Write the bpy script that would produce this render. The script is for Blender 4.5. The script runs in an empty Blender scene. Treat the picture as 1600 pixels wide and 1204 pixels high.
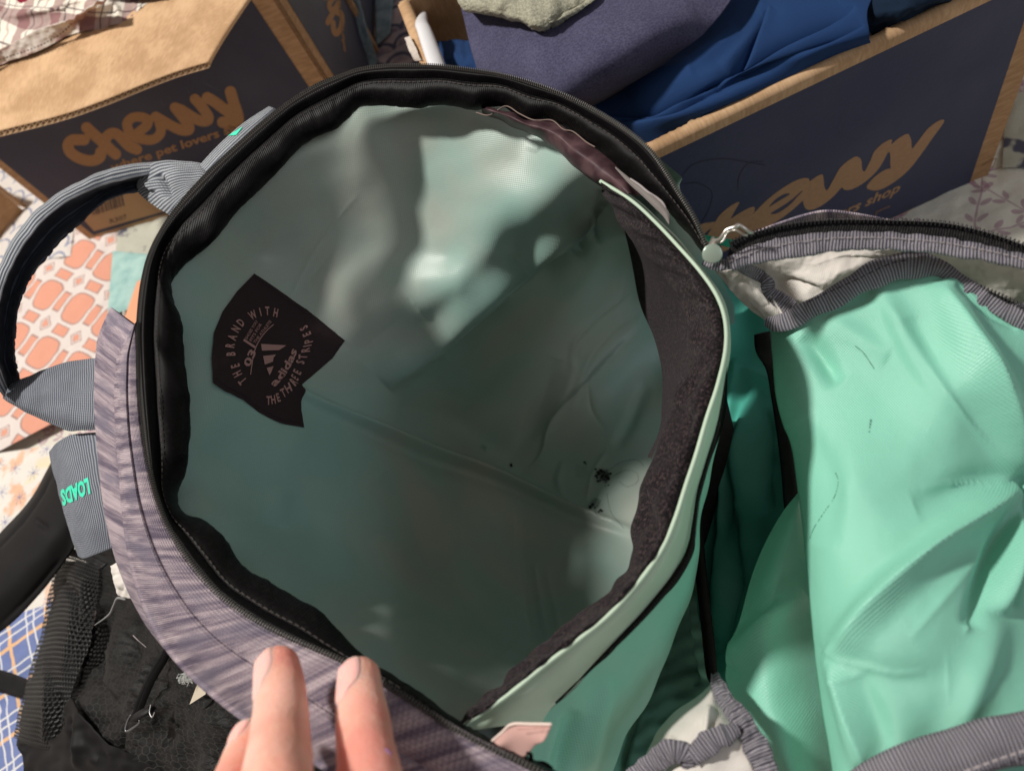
import bpy, bmesh, math, random
import numpy as np
from mathutils import Matrix, Vector
random.seed(4); rng = np.random.default_rng(4)
S = bpy.context.scene
COL = S.collection
# ------------------------------------------------------------------ camera
F = 1164.0
DN = np.array([400., -618., -1164.]); DN /= np.linalg.norm(DN)
ZC = -DN; XC = np.array([1., 0, 0]); XC = XC - (XC @ ZC) * ZC; XC /= np.linalg.norm(XC); YC = np.cross(ZC, XC)
R = np.array([XC, YC, ZC]); H = 0.62
cam = bpy.data.cameras.new('camera'); co = bpy.data.objects.new('camera', cam); COL.objects.link(co)
M = Matrix([list(R[0]) + [0], list(R[1]) + [0], list(R[2]) + [H], [0, 0, 0, 1]]); co.matrix_world = M
cam.sensor_width = 36; cam.lens = 36 * F / 1600; cam.clip_start = .01; cam.clip_end = 50
cam.dof.use_dof = True; cam.dof.focus_distance = .40; cam.dof.aperture_fstop = 10
S.camera = co
# ------------------------------------------------------------------ world, lamps, exposure
w = bpy.data.worlds.new('World'); S.world = w; w.use_nodes = True
w.node_tree.nodes['Background'].inputs[0].default_value = (1.0, .87, .78, 1)
w.node_tree.nodes['Background'].inputs[1].default_value = .24
def lamp(name, loc, target, size, power, col):
    l = bpy.data.lights.new(name, 'AREA'); l.shape = 'DISK'; l.size = size; l.energy = power; l.color = col
    o = bpy.data.objects.new(name, l); COL.objects.link(o); o.location = loc
    o.rotation_euler = (Vector(target) - Vector(loc)).to_track_quat('-Z', 'Y').to_euler(); return o
lamp('ceiling_lamp', (-1.22, .60, 1.92), (0, .2, .2), .17, 49, (1, .95, .885))
lamp('cool_fill', (1.6, -.6, 1.7), (0, .3, .2), 1.0, 7, (.75, .87, 1))  # unseen cool fill lamp on the right, not a window
S.view_settings.view_transform = 'Standard'; S.view_settings.look = 'None'; S.view_settings.exposure = 0
# ------------------------------------------------------------------ projection helpers
def W(px, py, z):
    px, py, z = np.broadcast_arrays(np.asarray(px, float), np.asarray(py, float), np.asarray(z, float))
    r = np.stack([(px - 800) / F, -(py - 602) / F, -np.ones_like(px)], -1) @ R.T
    t = (H - z) / -r[..., 2]
    p = r * t[..., None]; p[..., 2] = z
    return p
def WD(px, py, d):
    r = np.array([(px - 800) / F, -(py - 602) / F, -1.]) * d
    return R @ r + np.array([0, 0, H])
def WP(px, py, p0, n):
    px, py = np.broadcast_arrays(np.asarray(px, float), np.asarray(py, float))
    r = np.stack([(px - 800) / F, -(py - 602) / F, -np.ones_like(px)], -1) @ R.T
    o = np.array([0, 0, H]); t = ((p0 - o) @ n) / (r @ n)
    return o + r * t[..., None]
# ------------------------------------------------------------------ objects
def empty(name, loc=(0, 0, 0)):
    o = bpy.data.objects.new(name, None); o.empty_display_size = .02; COL.objects.link(o); o.location = loc; return o
def tag(o, label=None, cat=None, group=None, kind=None):
    if label: o['label'] = label
    if cat: o['category'] = cat
    if group: o['group'] = group
    if kind: o['kind'] = kind
    return o
def mesh(name, V, Fc, mat, parent=None, uv=None, smooth=True, thick=0, sub=0, offset=-1):
    me = bpy.data.meshes.new(name)
    me.from_pydata([tuple(map(float, v)) for v in V], [], [tuple(int(i) for i in f) for f in Fc])
    if uv is not None:
        l = me.uv_layers.new(name='UVMap'); idx = np.empty(len(me.loops), np.int32); me.loops.foreach_get('vertex_index', idx)
        l.data.foreach_set('uv', np.asarray(uv, np.float32)[idx].ravel())
    if smooth: me.polygons.foreach_set('use_smooth', [True] * len(me.polygons))
    me.materials.append(mat); me.update()
    o = bpy.data.objects.new(name, me); COL.objects.link(o)
    if parent:
        o.parent = parent
        loc = Vector((0, 0, 0)); p = parent
        while p: loc += p.location; p = p.parent
        o.location = -loc
    if sub: s = o.modifiers.new('s', 'SUBSURF'); s.levels = s.render_levels = sub
    if thick: s = o.modifiers.new('t', 'SOLIDIFY'); s.thickness = thick; s.offset = offset
    return o
def cr(P, n, closed=False):
    """Catmull-Rom through P (k x d) at n parameter values spaced evenly by control index."""
    P = np.asarray(P, float); k = len(P)
    if k == 1: return np.repeat(P, n, 0)
    t = np.linspace(0, k - 1, n); i = np.minimum(t.astype(int), k - 2); f = (t - i)[:, None]
    Q = np.vstack([2 * P[0] - P[1], P, 2 * P[-1] - P[-2]])
    a, b, c, d = Q[i], Q[i + 1], Q[i + 2], Q[i + 3]
    return .5 * (2 * b + (c - a) * f + (2 * a - 5 * b + 4 * c - d) * f * f + (3 * b - a - 3 * c + d) * f ** 3)
def arc(P, n):
    P = np.asarray(P, float); Q = cr(P, max(40, 12 * len(P))); d = np.r_[0, np.cumsum(np.linalg.norm(np.diff(Q[:, :2], axis=0), axis=1))]
    s = np.linspace(0, d[-1], n); return np.stack([np.interp(s, d, Q[:, j]) for j in range(Q.shape[1])], 1)
def polyd(px, py, pts):
    """signed distance, taper"""
    P = np.asarray(pts, float); L = np.r_[0, np.cumsum(np.linalg.norm(np.diff(P, axis=0), axis=1))]
    best = np.full(px.shape, 1e9); sg = np.zeros(px.shape); tt = np.zeros(px.shape)
    for i in range(len(P) - 1):
        a, b = P[i], P[i + 1]; ab = b - a; l2 = ab @ ab
        t = np.clip(((px - a[0]) * ab[0] + (py - a[1]) * ab[1]) / l2, 0, 1)
        dx = px - a[0] - t * ab[0]; dy = py - a[1] - t * ab[1]; d = np.hypot(dx, dy); m = d < best
        best = np.where(m, d, best); sg = np.where(m, np.sign(ab[0] * dy - ab[1] * dx), sg)
        tt = np.where(m, (L[i] + t * (L[i + 1] - L[i])) / L[-1], tt)
    return best, best * sg, np.clip(4 * tt * (1 - tt), 0, 1) ** .6
def folds(px, py, fl):
    h = np.zeros(px.shape)
    for f in fl:
        pts, wd, amp = f[:3]; k = f[3] if len(f) > 3 else 'g'
        P = cr(np.array(pts, float), 6 * len(pts)) if len(pts) > 2 else np.array(pts, float)
        d, sd, tp = polyd(px, py, P)
        if k == 'g': g = np.exp(-(d / wd) ** 2)
        elif k == 'v': g = np.exp(-d / wd)
        elif k == 's': g = .5 * np.tanh(sd / wd) * np.exp(-(d / (7 * wd)) ** 2)
        elif k == 'r': g = np.exp(-np.where(sd > 0, d / wd, d / (wd * 4)))
        h += amp * g * tp
    return h
def wav(px, py, scale, seed=0, n=10):
    r = np.random.default_rng(seed); h = np.zeros(px.shape)
    for i in range(n):
        a = r.uniform(0, 6.28); k = 6.28 / (scale * r.uniform(.6, 1.8)); ph = r.uniform(0, 6.28)
        h += np.sin(k * (px * math.cos(a) + py * math.sin(a)) + ph + .7 * np.sin(k * .6 * (py * math.cos(a) - px * math.sin(a)) + ph * 2))
    return h / n ** .5 / 1.2
EYE = np.array([0, 0, H]); CAMZ = R[:, 2]
def grid(name, P, mat, parent, uv=None, thick=0, disp=None, offset=-1, uvrot=0, uvoff=(0, 0)):
    nv, nu = P.shape[:2]
    du = np.gradient(P, axis=1); dv = np.gradient(P, axis=0); N = np.cross(du, dv)
    N /= np.linalg.norm(N, axis=-1, keepdims=True) + 1e-12
    s = np.sign(((EYE - P) * N).sum(-1)); flip = s.mean() < 0
    if flip: N = -N
    if uv is None:
        U = np.concatenate([np.zeros((nv, 1)), np.cumsum(np.linalg.norm(np.diff(P, axis=1), axis=-1), 1)], 1).mean(0)
        V = np.concatenate([np.zeros((1, nu)), np.cumsum(np.linalg.norm(np.diff(P, axis=0), axis=-1), 0)], 0).mean(1)
        uv = np.stack(np.meshgrid(U, V), -1)
    if uvrot:
        c, s_ = math.cos(uvrot), math.sin(uvrot); uv = np.stack([uv[..., 0] * c - uv[..., 1] * s_, uv[..., 0] * s_ + uv[..., 1] * c], -1)
    uv = uv + np.array(uvoff)
    if disp is not None: P = P + N * disp[..., None]
    i = np.arange(nv * nu).reshape(nv, nu)
    Fc = np.stack([i[:-1, :-1], i[:-1, 1:], i[1:, 1:], i[1:, :-1]], -1).reshape(-1, 4)
    if flip: Fc = Fc[:, ::-1]
    return mesh(name, P.reshape(-1, 3), Fc, mat, parent, uv.reshape(-1, 2), True, thick, 0, offset)
def sheet(name, rows, mat, parent=None, nu=60, nv=20, fl=(), noise=None, thick=0, bytarc=True, **k):
    """rows: polylines of (px,py,z). Smooth surface through them."""
    Q = np.stack([arc(r, nu) if bytarc else cr(np.array(r, float), nu) for r in rows])
    n0 = len(rows)
    if n0 == 2: t = np.linspace(0, 1, nv)[:, None, None]; G = Q[0] * (1 - t) + Q[1] * t
    else:
        G = cr(Q.reshape(n0, -1), nv).reshape(nv, nu, 3)
    P = W(G[..., 0], G[..., 1], G[..., 2])
    h = folds(G[..., 0], G[..., 1], fl) if fl else np.zeros(G.shape[:2])
    if noise:
        for (a, s, sd) in noise: h = h + .55 * a * wav(G[..., 0], G[..., 1], s, sd)
    o = grid(name, P, mat, parent, thick=thick, disp=h, **k)
    return o
class TP:
    """thin plate spline z(px,py)"""
    def __init__(s, pts, lam=1e-3):
        pts = np.array(pts, float); s.c = pts[:, :2] / 300; n = len(pts)
        K = s.k(s.c, s.c) + lam * np.eye(n); Pm = np.c_[np.ones(n), s.c]
        A = np.block([[K, Pm], [Pm.T, np.zeros((3, 3))]]); s.w = np.linalg.solve(A, np.r_[pts[:, 2], 0, 0, 0])
    def k(s, a, b):
        r2 = ((a[:, None] - b[None]) ** 2).sum(-1); return .5 * r2 * np.log(r2 + 1e-9)
    def __call__(s, px, py):
        px, py = np.broadcast_arrays(np.asarray(px, float), np.asarray(py, float)); q = np.stack([px.ravel(), py.ravel()], 1) / 300
        return (s.k(q, s.c) @ s.w[:-3] + np.c_[np.ones(len(q)), q] @ s.w[-3:]).reshape(px.shape)
def tube(name, pts, rad, mat, parent=None, n=8, m=None, world=False, flat=1, caps=True):
    P = np.array(pts, float)
    if not world: P = W(P[:, 0], P[:, 1], P[:, 2])
    m = m or 8 * len(P); r0 = np.array(rad, float) if np.ndim(rad) else np.full(len(P), rad)
    Q = cr(np.c_[P, r0], m); P, r = Q[:, :3], Q[:, 3]
    V = []; T = np.gradient(P, axis=0); up = np.array([.3, .2, 1.])
    for p, t, rr in zip(P, T, r):
        t = t / np.linalg.norm(t); a = np.cross(t, up); a /= np.linalg.norm(a); b = np.cross(a, t); up = b
        for j in range(n):
            an = 6.2832 * j / n; V.append(p + rr * (math.cos(an) * a + flat * math.sin(an) * b))
    Fc = [(i * n + j, i * n + (j + 1) % n, (i + 1) * n + (j + 1) % n, (i + 1) * n + j) for i in range(m - 1) for j in range(n)]
    if caps: Fc += [tuple(range(n))[::-1], tuple((m - 1) * n + j for j in range(n))]
    L = np.r_[0, np.cumsum(np.linalg.norm(np.diff(P, axis=0), axis=1))]
    uv = np.array([(L[i], 6.28 * r[i] * j / n) for i in range(m) for j in range(n)])
    return mesh(name, V, Fc, mat, parent, uv)
class Acc:
    def __init__(s): s.V = []; s.F = []
    def add(s, V, Fc):
        o = len(s.V); s.V += [tuple(v) for v in V]; s.F += [tuple(i + o for i in f) for f in Fc]
    def box(s, c, a, b, d):
        c, a, b, d = map(np.asarray, (c, a, b, d))
        V = [c + i * a + j * b + k * d for i in (-1, 1) for j in (-1, 1) for k in (-1, 1)]
        s.add(V, [(0, 1, 3, 2), (4, 6, 7, 5), (0, 4, 5, 1), (2, 3, 7, 6), (0, 2, 6, 4), (1, 5, 7, 3)])
    def build(s, name, mat, parent=None, smooth=False, kind=None):
        o = mesh(name, s.V, s.F, mat, parent, smooth=smooth)
        if kind: o['kind'] = kind
        return o
def boxbetween(name, A, B, n, z0, z1, th, mat, parent):
    """upright panel between ground points A,B (2d), thickness th towards +n"""
    A = np.r_[A, 0]; B = np.r_[B, 0]; n = np.r_[n, 0.]
    V = []; 
    for p in (A, B, B + n * th, A + n * th):
        V += [p + [0, 0, z0], p + [0, 0, z1]]
    L = np.linalg.norm(B - A)
    Fc = [(0, 2, 3, 1), (2, 4, 5, 3), (4, 6, 7, 5), (6, 0, 1, 7), (1, 3, 5, 7), (0, 6, 4, 2)]
    uv = [(0, z0), (0, z1), (L, z0), (L, z1), (L, z0), (L, z1), (0, z0), (0, z1)]
    return mesh(name, V, Fc, mat, parent, uv, smooth=False)
from mathutils.bvhtree import BVHTree
def onto(objs, px, py, off, fallback=None):
    """points of the picture rays where they meet the given meshes, lifted off the surface"""
    objs = objs if isinstance(objs, (list, tuple)) else [objs]; out = []
    trees = []
    for o in objs:
        base = Vector((0, 0, 0)); trees.append(BVHTree.FromPolygons([v.co for v in o.data.vertices], [tuple(p.vertices) for p in o.data.polygons]))
    last = None
    for x, y in zip(np.ravel(px), np.ravel(py)):
        d = Vector(R @ np.array([(x - 800) / F, -(y - 602) / F, -1.])).normalized(); best = None
        for t in trees:
            h = t.ray_cast(Vector(EYE), d)
            if h[0] is not None and (best is None or h[3] < best[3]): best = h
        if best is None: out.append(last if last is not None else np.array(W(x, y, .29))); continue
        n = best[1] if best[1].dot(d) < 0 else -best[1]; last = np.array(best[0] + n * off); out.append(last)
    return np.array(out)
# ------------------------------------------------------------------ node expressions
class X:
    def __init__(s, b, k): s.b = b; s.k = k
    def _o(s, op, o=None, o2=None):
        n = s.b.nt.nodes.new('ShaderNodeMath'); n.operation = op
        for i, v in enumerate((s, o, o2)):
            if v is None: continue
            if isinstance(v, X): s.b.nt.links.new(v.k, n.inputs[i])
            else: n.inputs[i].default_value = v
        return X(s.b, n.outputs[0])
    def __add__(s, o): return s._o('ADD', o)
    __radd__ = __add__
    def __sub__(s, o): return s._o('SUBTRACT', o)
    def __rsub__(s, o): return (s * -1) + o
    def __mul__(s, o): return s._o('MULTIPLY', o)
    __rmul__ = __mul__
    def __truediv__(s, o): return s._o('DIVIDE', o)
    def abs(s): return s._o('ABSOLUTE')
    def sin(s): return s._o('SINE')
    def fract(s): return s._o('FRACT')
    def floor(s): return s._o('FLOOR')
    def max(s, o): return s._o('MAXIMUM', o)
    def min(s, o): return s._o('MINIMUM', o)
    def pow(s, o): return s._o('POWER', o)
    def sqrt(s): return s._o('SQRT')
    def atan2(s, o): return s._o('ARCTAN2', o)
    def lt(s, o): return s._o('LESS_THAN', o)
    def gt(s, o): return s._o('GREATER_THAN', o)
    def ss(s, a, b):
        n = s.b.nt.nodes.new('ShaderNodeMapRange'); n.interpolation_type = 'SMOOTHSTEP'
        s.b.nt.links.new(s.k, n.inputs[0]); n.inputs[1].default_value = a; n.inputs[2].default_value = b
        return X(s.b, n.outputs[0])
class B:
    def __init__(s, nt):
        s.nt = nt; t = nt.nodes.new('ShaderNodeUVMap'); s.uvk = t.outputs[0]
        g = nt.nodes.new('ShaderNodeSeparateXYZ'); nt.links.new(s.uvk, g.inputs[0]); s.u = X(s, g.outputs[0]); s.v = X(s, g.outputs[1])
        s.oc = nt.nodes.new('ShaderNodeTexCoord').outputs['Object']
    def vec(s, x, y, z=0.0):
        n = s.nt.nodes.new('ShaderNodeCombineXYZ')
        for i, v in enumerate((x, y, z)):
            if isinstance(v, X): s.nt.links.new(v.k, n.inputs[i])
            else: n.inputs[i].default_value = v
        return n.outputs[0]
    def noise(s, scale, det=3, vec=None, rough=.55):
        n = s.nt.nodes.new('ShaderNodeTexNoise'); n.inputs['Scale'].default_value = scale; n.inputs['Detail'].default_value = det; n.inputs['Roughness'].default_value = rough
        s.nt.links.new(vec or s.oc, n.inputs['Vector']); return X(s, n.outputs['Fac'])
    def vor(s, scale, feat='F1', vec=None):
        n = s.nt.nodes.new('ShaderNodeTexVoronoi'); n.inputs['Scale'].default_value = scale; n.feature = feat
        s.nt.links.new(vec or s.oc, n.inputs['Vector']); return X(s, n.outputs['Distance'])
    def mix(s, f, a, c):
        n = s.nt.nodes.new('ShaderNodeMix'); n.data_type = 'RGBA'
        for k, v in ((0, f), (6, a), (7, c)):
            if isinstance(v, X): s.nt.links.new(v.k, n.inputs[k])
            elif k == 0: n.inputs[0].default_value = v
            else: n.inputs[k].default_value = (*v, 1)
        return X(s, n.outputs[2])
def mat(name, fn, rough=.7, spec=.3, sheen=0., bump=.0003, transl=0, sss=0, metal=0, aniso=0):
    m = bpy.data.materials.new(name); m.use_nodes = True; nt = m.node_tree; p = nt.nodes['Principled BSDF']; b = B(nt)
    r = fn(b) if callable(fn) else dict(c=fn)
    c = r['c']
    if isinstance(c, X): nt.links.new(c.k, p.inputs['Base Color'])
    else: p.inputs['Base Color'].default_value = (*c, 1)
    p.inputs['Roughness'].default_value = rough; p.inputs['Specular IOR Level'].default_value = spec; p.inputs['Metallic'].default_value = metal
    if 'r' in r: nt.links.new(r['r'].k, p.inputs['Roughness'])
    if sheen: p.inputs['Sheen Weight'].default_value = sheen; p.inputs['Sheen Roughness'].default_value = .45
    if sss: p.inputs['Subsurface Weight'].default_value = 1; p.inputs['Subsurface Scale'].default_value = sss; p.inputs['Subsurface Radius'].default_value = (1, .35, .2)
    if 'h' in r:
        bm = nt.nodes.new('ShaderNodeBump'); bm.inputs['Distance'].default_value = bump; nt.links.new(r['h'].k, bm.inputs['Height']); nt.links.new(bm.outputs[0], p.inputs['Normal'])
    out = nt.nodes['Material Output']; last = p.outputs[0]
    if transl:
        t = nt.nodes.new('ShaderNodeBsdfTranslucent'); mx = nt.nodes.new('ShaderNodeMixShader'); mx.inputs[0].default_value = transl
        if isinstance(c, X): nt.links.new(c.k, t.inputs[0])
        else: t.inputs[0].default_value = (*c, 1)
        nt.links.new(last, mx.inputs[1]); nt.links.new(t.outputs[0], mx.inputs[2]); last = mx.outputs[0]
    if 'a' in r:
        t = nt.nodes.new('ShaderNodeBsdfTransparent'); mx = nt.nodes.new('ShaderNodeMixShader'); nt.links.new(r['a'].k, mx.inputs[0])
        nt.links.new(t.outputs[0], mx.inputs[1]); nt.links.new(last, mx.inputs[2]); last = mx.outputs[0]
    nt.links.new(last, out.inputs[0])
    return m
PI2 = 6.2832
def sc(c, k): return tuple(min(1, x * k) for x in c)
def weave(c, p=.0011, var=.12, big=.10, c2=None, dirt=0):
    def f(b):
        a = (b.u * (PI2 / p)).sin(); d = (b.v * (PI2 / p)).sin(); wv = a * d
        n = b.noise(14, 3); n2 = b.noise(900, 1)
        col = b.mix(n.ss(.3, .7), sc(c, 1 - big), c2 or sc(c, 1 + big)); col = b.mix((wv * .5 + .5) * var, col, (0.01, .02, .02))
        return dict(c=col, h=wv * .5 + n2 * .6 + b.noise(50, 3) * 1.2 + (b.noise(17, 4) - .5).abs() * 7 + (b.noise(38, 3) - .5).abs() * 3)
    return f
def rib(c1, c2, p=.0016, along='u', q=.0007):
    def f(b):
        x = b.u if along == 'u' else b.v; y = b.v if along == 'u' else b.u
        wob = b.noise(220, 2) * .0006
        a = ((x + wob) * (PI2 / p)).sin() * .5 + .5; d = (y * (PI2 / q)).sin() * .5 + .5
        n = b.noise(35, 3)
        col = b.mix(a.pow(1.3) * (d * .25 + .75), c1, c2); col = b.mix(n.ss(.35, .75) * .35, col, sc(c1, .6))
        return dict(c=col, h=a + d * .3)
    return f
def knit(b):
    p = .0011
    vv = b.v * 16 + b.noise(30, 2) * .35
    s = b.noise(1, 6, b.vec(b.u * 170, vv * 1.0), .68); s2 = b.noise(1, 4, b.vec(b.u * 60 + 7.0, vv * 1.3), .6)
    a = ((b.u) * (PI2 / p)).sin(); d = ((b.v + (b.u * (PI2 / p * .5)).sin() * .0002) * (PI2 / .0014)).sin()
    c = b.mix(s.ss(.34, .68), (.14, .115, .165), (.62, .515, .55)); c = b.mix(s2.ss(.48, .66) * .7, c, (.19, .175, .235))
    c = b.mix((a * d).ss(-.2, 1) * .35, c, (.10, .08, .11))
    return dict(c=c, h=a * .5 + d * .5)
def liningf(b):
    c = b.mix(b.noise(7, 3).ss(.35, .65), (.255, .42, .375), (.37, .41, .36)); n = b.noise(260, 4)
    for (x, y, r, k) in ((943, 742, 22, .9), (930, 785, 20, .55), (908, 735, 26, .15), (800, 724, 5, .8)):
        ux, uy = .00028 * (.8 * x + .6 * y), .00028 * (.8 * y - .6 * x); du = b.u - ux; dv = b.v - uy
        m = 1 - (du * du + dv * dv).sqrt().ss(.0, r * .00028); c = b.mix(((m + n - .9).ss(.0, .5)) * k, c, (.035, .05, .042))
    w = ((b.u * (PI2 / .0012)).sin() * (b.v * (PI2 / .0012)).sin()) * .5
    return dict(c=c, h=w + b.noise(45, 3) * 1.5 + (b.noise(15, 4) - .5).abs() * 14)
MT = dict(
    lining=mat('lining_nylon', liningf, .40, .35, bump=.00006, sheen=.1),
    mint=mat('mint_nylon', weave((.265, .65, .50), .0013, .16, .05), .40, .40, bump=.00014),
    pale=mat('pale_mint_nylon', weave((.50, .64, .50), .0013, .06, .07), .42, .35, bump=.00005),
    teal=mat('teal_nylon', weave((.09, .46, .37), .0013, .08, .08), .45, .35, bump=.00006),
    green=mat('shade_green_nylon', weave((.20, .50, .38), .0013, .08, .08), .5, .3, bump=.00006),  # mint darkened: shade inside the compartment put into the colour
    cream=mat('cream_canvas', weave((.74, .70, .65), .0010, .16, .05), .75, .2, bump=.00015),
    fleece=mat('charcoal_fleece', lambda b: dict(c=b.mix(b.noise(900, 3).ss(.45, .72), (.010, .008, .010), (.085, .058, .062)), h=b.noise(1500, 2) * 1.0 + (b.v * (PI2 / .0016)).sin() * .25 + b.noise(60, 3) * 2), .95, .1, .06, .0008),
    black=mat('black_tape', lambda b: dict(c=b.mix(b.noise(500, 2).ss(.5, .8), (.0025, .002, .0025), (.009, .007, .008)), h=(b.u * (PI2 / .0012)).sin() * .5 + b.noise(40, 2) * 2 + b.noise(700, 2)), .5, .14, bump=.00008),
    maroon=mat('maroon_binding', lambda b: dict(c=b.mix(b.noise(80, 3).ss(.4, .7), (.045, .022, .028), (.10, .055, .06)), h=b.noise(50, 3) * 2), .5, .2, bump=.0002),
    coil=mat('zipper_coil', (.055, .052, .045), .4, .5),
    coilg=mat('zipper_coil_grey', (.025, .023, .021), .5, .3),
    coilb=mat('zipper_coil_black', (.012, .012, .013), .35, .5),
    tape=mat('zipper_tape', lambda b: dict(c=b.mix(b.noise(700, 2).ss(.4, .8), (.006, .006, .0065), (.028, .025, .025)), h=(b.u * (PI2 / .0010)).sin() + b.noise(700, 2)), .7, .2, bump=.0002),
    gros=mat('grey_grosgrain', rib((.085, .083, .105), (.40, .37, .41), .00125), .5, .4, bump=.0003),
    web=mat('blue_grey_webbing', rib((.08, .095, .125), (.36, .38, .42), .0021, 'u', .0012), .85, .2, bump=.0005),
    webv=mat('blue_grey_webbing_lengthwise', rib((.07, .085, .11), (.52, .54, .56), .0026, 'v', .0013), .85, .2, bump=.0005),
    webd=mat('shaded_webbing', rib((.02, .022, .03), (.07, .08, .10), .0021, 'v', .0013), .85, .2, bump=.0005),  # webbing darkened: shade on the handle's inner side put into the colour
    knit=mat('space_dyed_knit', knit, .9, .15, bump=.0003),
    teeth=mat('metal_slider', (.55, .52, .47), .32, .5, metal=.85),
    card=mat('cardboard', lambda b: dict(c=b.mix(b.noise(1, 5, b.vec(b.u * 60, b.v * 300)).ss(.3, .75), (.33, .19, .095), (.46, .285, .155)), h=b.noise(1, 5, b.vec(b.u * 200, b.v * 900)) + b.noise(30, 4) * 4), .8, .2, bump=.0003),
    cardin=mat('cardboard_worn', lambda b: dict(c=b.mix((b.noise(25, 4) + b.noise(1, 5, b.vec(b.u * 500, b.v * 90)) * .7).ss(.65, 1.1), (.40, .245, .13), (.58, .385, .225)), h=b.noise(1, 6, b.vec(b.u * 300, b.v * 60)) + b.noise(18, 4) * 3), .8, .2, bump=.0004),
    navy=mat('navy_box_print', lambda b: dict(c=b.mix(b.noise(9, 4).ss(.35, .7), (.028, .028, .048), (.042, .044, .066)), h=b.noise(300, 3) + b.noise(20, 3) * 4, r=b.noise(12, 4) * .25 + .45), .6, .3, bump=.0002),
    navy2=mat('navy_box_print_blue', lambda b: dict(c=b.mix(b.noise(7, 4).ss(.35, .7), (.026, .035, .078), (.044, .050, .095)), h=b.noise(300, 3) + b.noise(20, 3) * 4, r=b.noise(12, 4) * .25 + .45), .6, .3, bump=.0002),
    kraft=mat('kraft_lettering', lambda b: dict(c=b.mix(b.noise(300, 3), (.26, .135, .06), (.36, .20, .095)), h=b.noise(300, 3)), .75, .2, bump=.0002),
    dark=mat('dark_ink', (.03, .02, .03), .7, .2),
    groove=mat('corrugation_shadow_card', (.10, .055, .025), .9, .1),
    flute=mat('corrugation_paper', (.55, .37, .22), .8, .1),
    patch=mat('label_fabric', weave((.034, .020, .022), .0009, .2, .1), .8, .2, bump=.0001),
    print=mat('label_print', (.38, .22, .20), .7, .2),
    lime=mat('turquoise_print', (.06, .72, .47), .6, .3),
    thread=mat('thread', (.05, .045, .045), .8, .2),
    threadl=mat('pale_thread', (.36, .32, .32), .8, .2),
    threadm=mat('dark_thread', (.07, .06, .055), .8, .2),
    kraft2=mat('kraft_lettering_light', lambda b: dict(c=b.mix(b.noise(300, 3), (.30, .18, .10), (.42, .26, .15)), h=b.noise(300, 3)), .75, .2, bump=.0001),
    hair=mat('hair', (.02, .02, .018), .5, .3),
    lint=mat('lint', (.5, .52, .5), .9, .1),
    white=mat('white_plastic', lambda b: dict(c=(.72, .72, .74), h=b.noise(60, 3)), .4, .4, bump=.0004),
    care=mat('care_label', weave((.74, .47, .42), .0008, .05, .05), .7, .2, bump=.00005, transl=.25),
    blackn=mat('black_nylon', lambda b: dict(c=b.mix(b.noise(40, 3).ss(.4, .7), (.006, .006, .0065), (.014, .013, .014)), h=b.noise(60, 3) * 2 + b.noise(900, 2)), .55, .22, bump=.0003),
    leather=mat('black_satin', lambda b: dict(c=(.008, .0075, .008), h=b.noise(40, 3)), .62, .18, bump=.0002),
    navyc=mat('navy_cotton', lambda b: dict(c=b.mix((b.noise(700, 3) + b.noise(30, 3) * .5).ss(.5, 1.0), (.046, .045, .085), (.088, .085, .145)), h=b.noise(1200, 2)), .95, .1, .06, .0002),
    blackc=mat('gap_shade_black', lambda b: dict(c=(.012, .011, .013), h=b.noise(900, 3)), .9, .1, 0, .0004),
    blue=mat('blue_cotton', weave((.017, .052, .16), .0010, .2, .10), .85, .15, bump=.0002),
    navyd=mat('dark_blue_knit', weave((.012, .025, .055), .0016, .3, .1), .9, .1, bump=.0004),
    sage=mat('sage_fleece', lambda b: dict(c=b.mix(b.noise(700, 3).ss(.35, .7), (.27, .265, .20), (.42, .41, .32)), h=b.noise(900, 3) + b.noise(70, 4)), .95, .1, .1, .0005),
)
def hexf(b):
    # hexagon outline pattern
    s = .0062; x = b.u / s; y = b.v / s
    def cell(ox, oy):
        a = ((x + ox).fract() - .5).abs(); c = (((y / 1.732 + oy).fract() - .5) * 1.732).abs()
        return a.max(a * .5 + c * .866)
    d = cell(0, 0).min(cell(.5, .5)); e = d.ss(.44, .49)
    n = b.noise(30, 3)
    return dict(c=b.mix(e * .8, b.mix(n.ss(.4, .7), (.007, .007, .007), (.016, .015, .015)), (.055, .052, .048)), h=e * -.6 + b.noise(50, 4) * 3 + b.noise(900, 2) * .5)
MT['hex'] = mat('black_hexagon_ripstop', hexf, .6, .22, bump=.0004)
def meshf(b):
    p = .0036; a = ((b.u + b.v * .5) * (PI2 / p)).sin(); d = ((b.v) * (PI2 / p)).sin(); g = (a * d).abs()
    hole = (a * .5 + d * .5).ss(.25, .45)
    return dict(c=(.007, .007, .0075), h=(a + d) * -.5, a=1 - hole)
MT['mesh'] = mat('black_mesh', meshf, .5, .4, bump=.0008)
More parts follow.
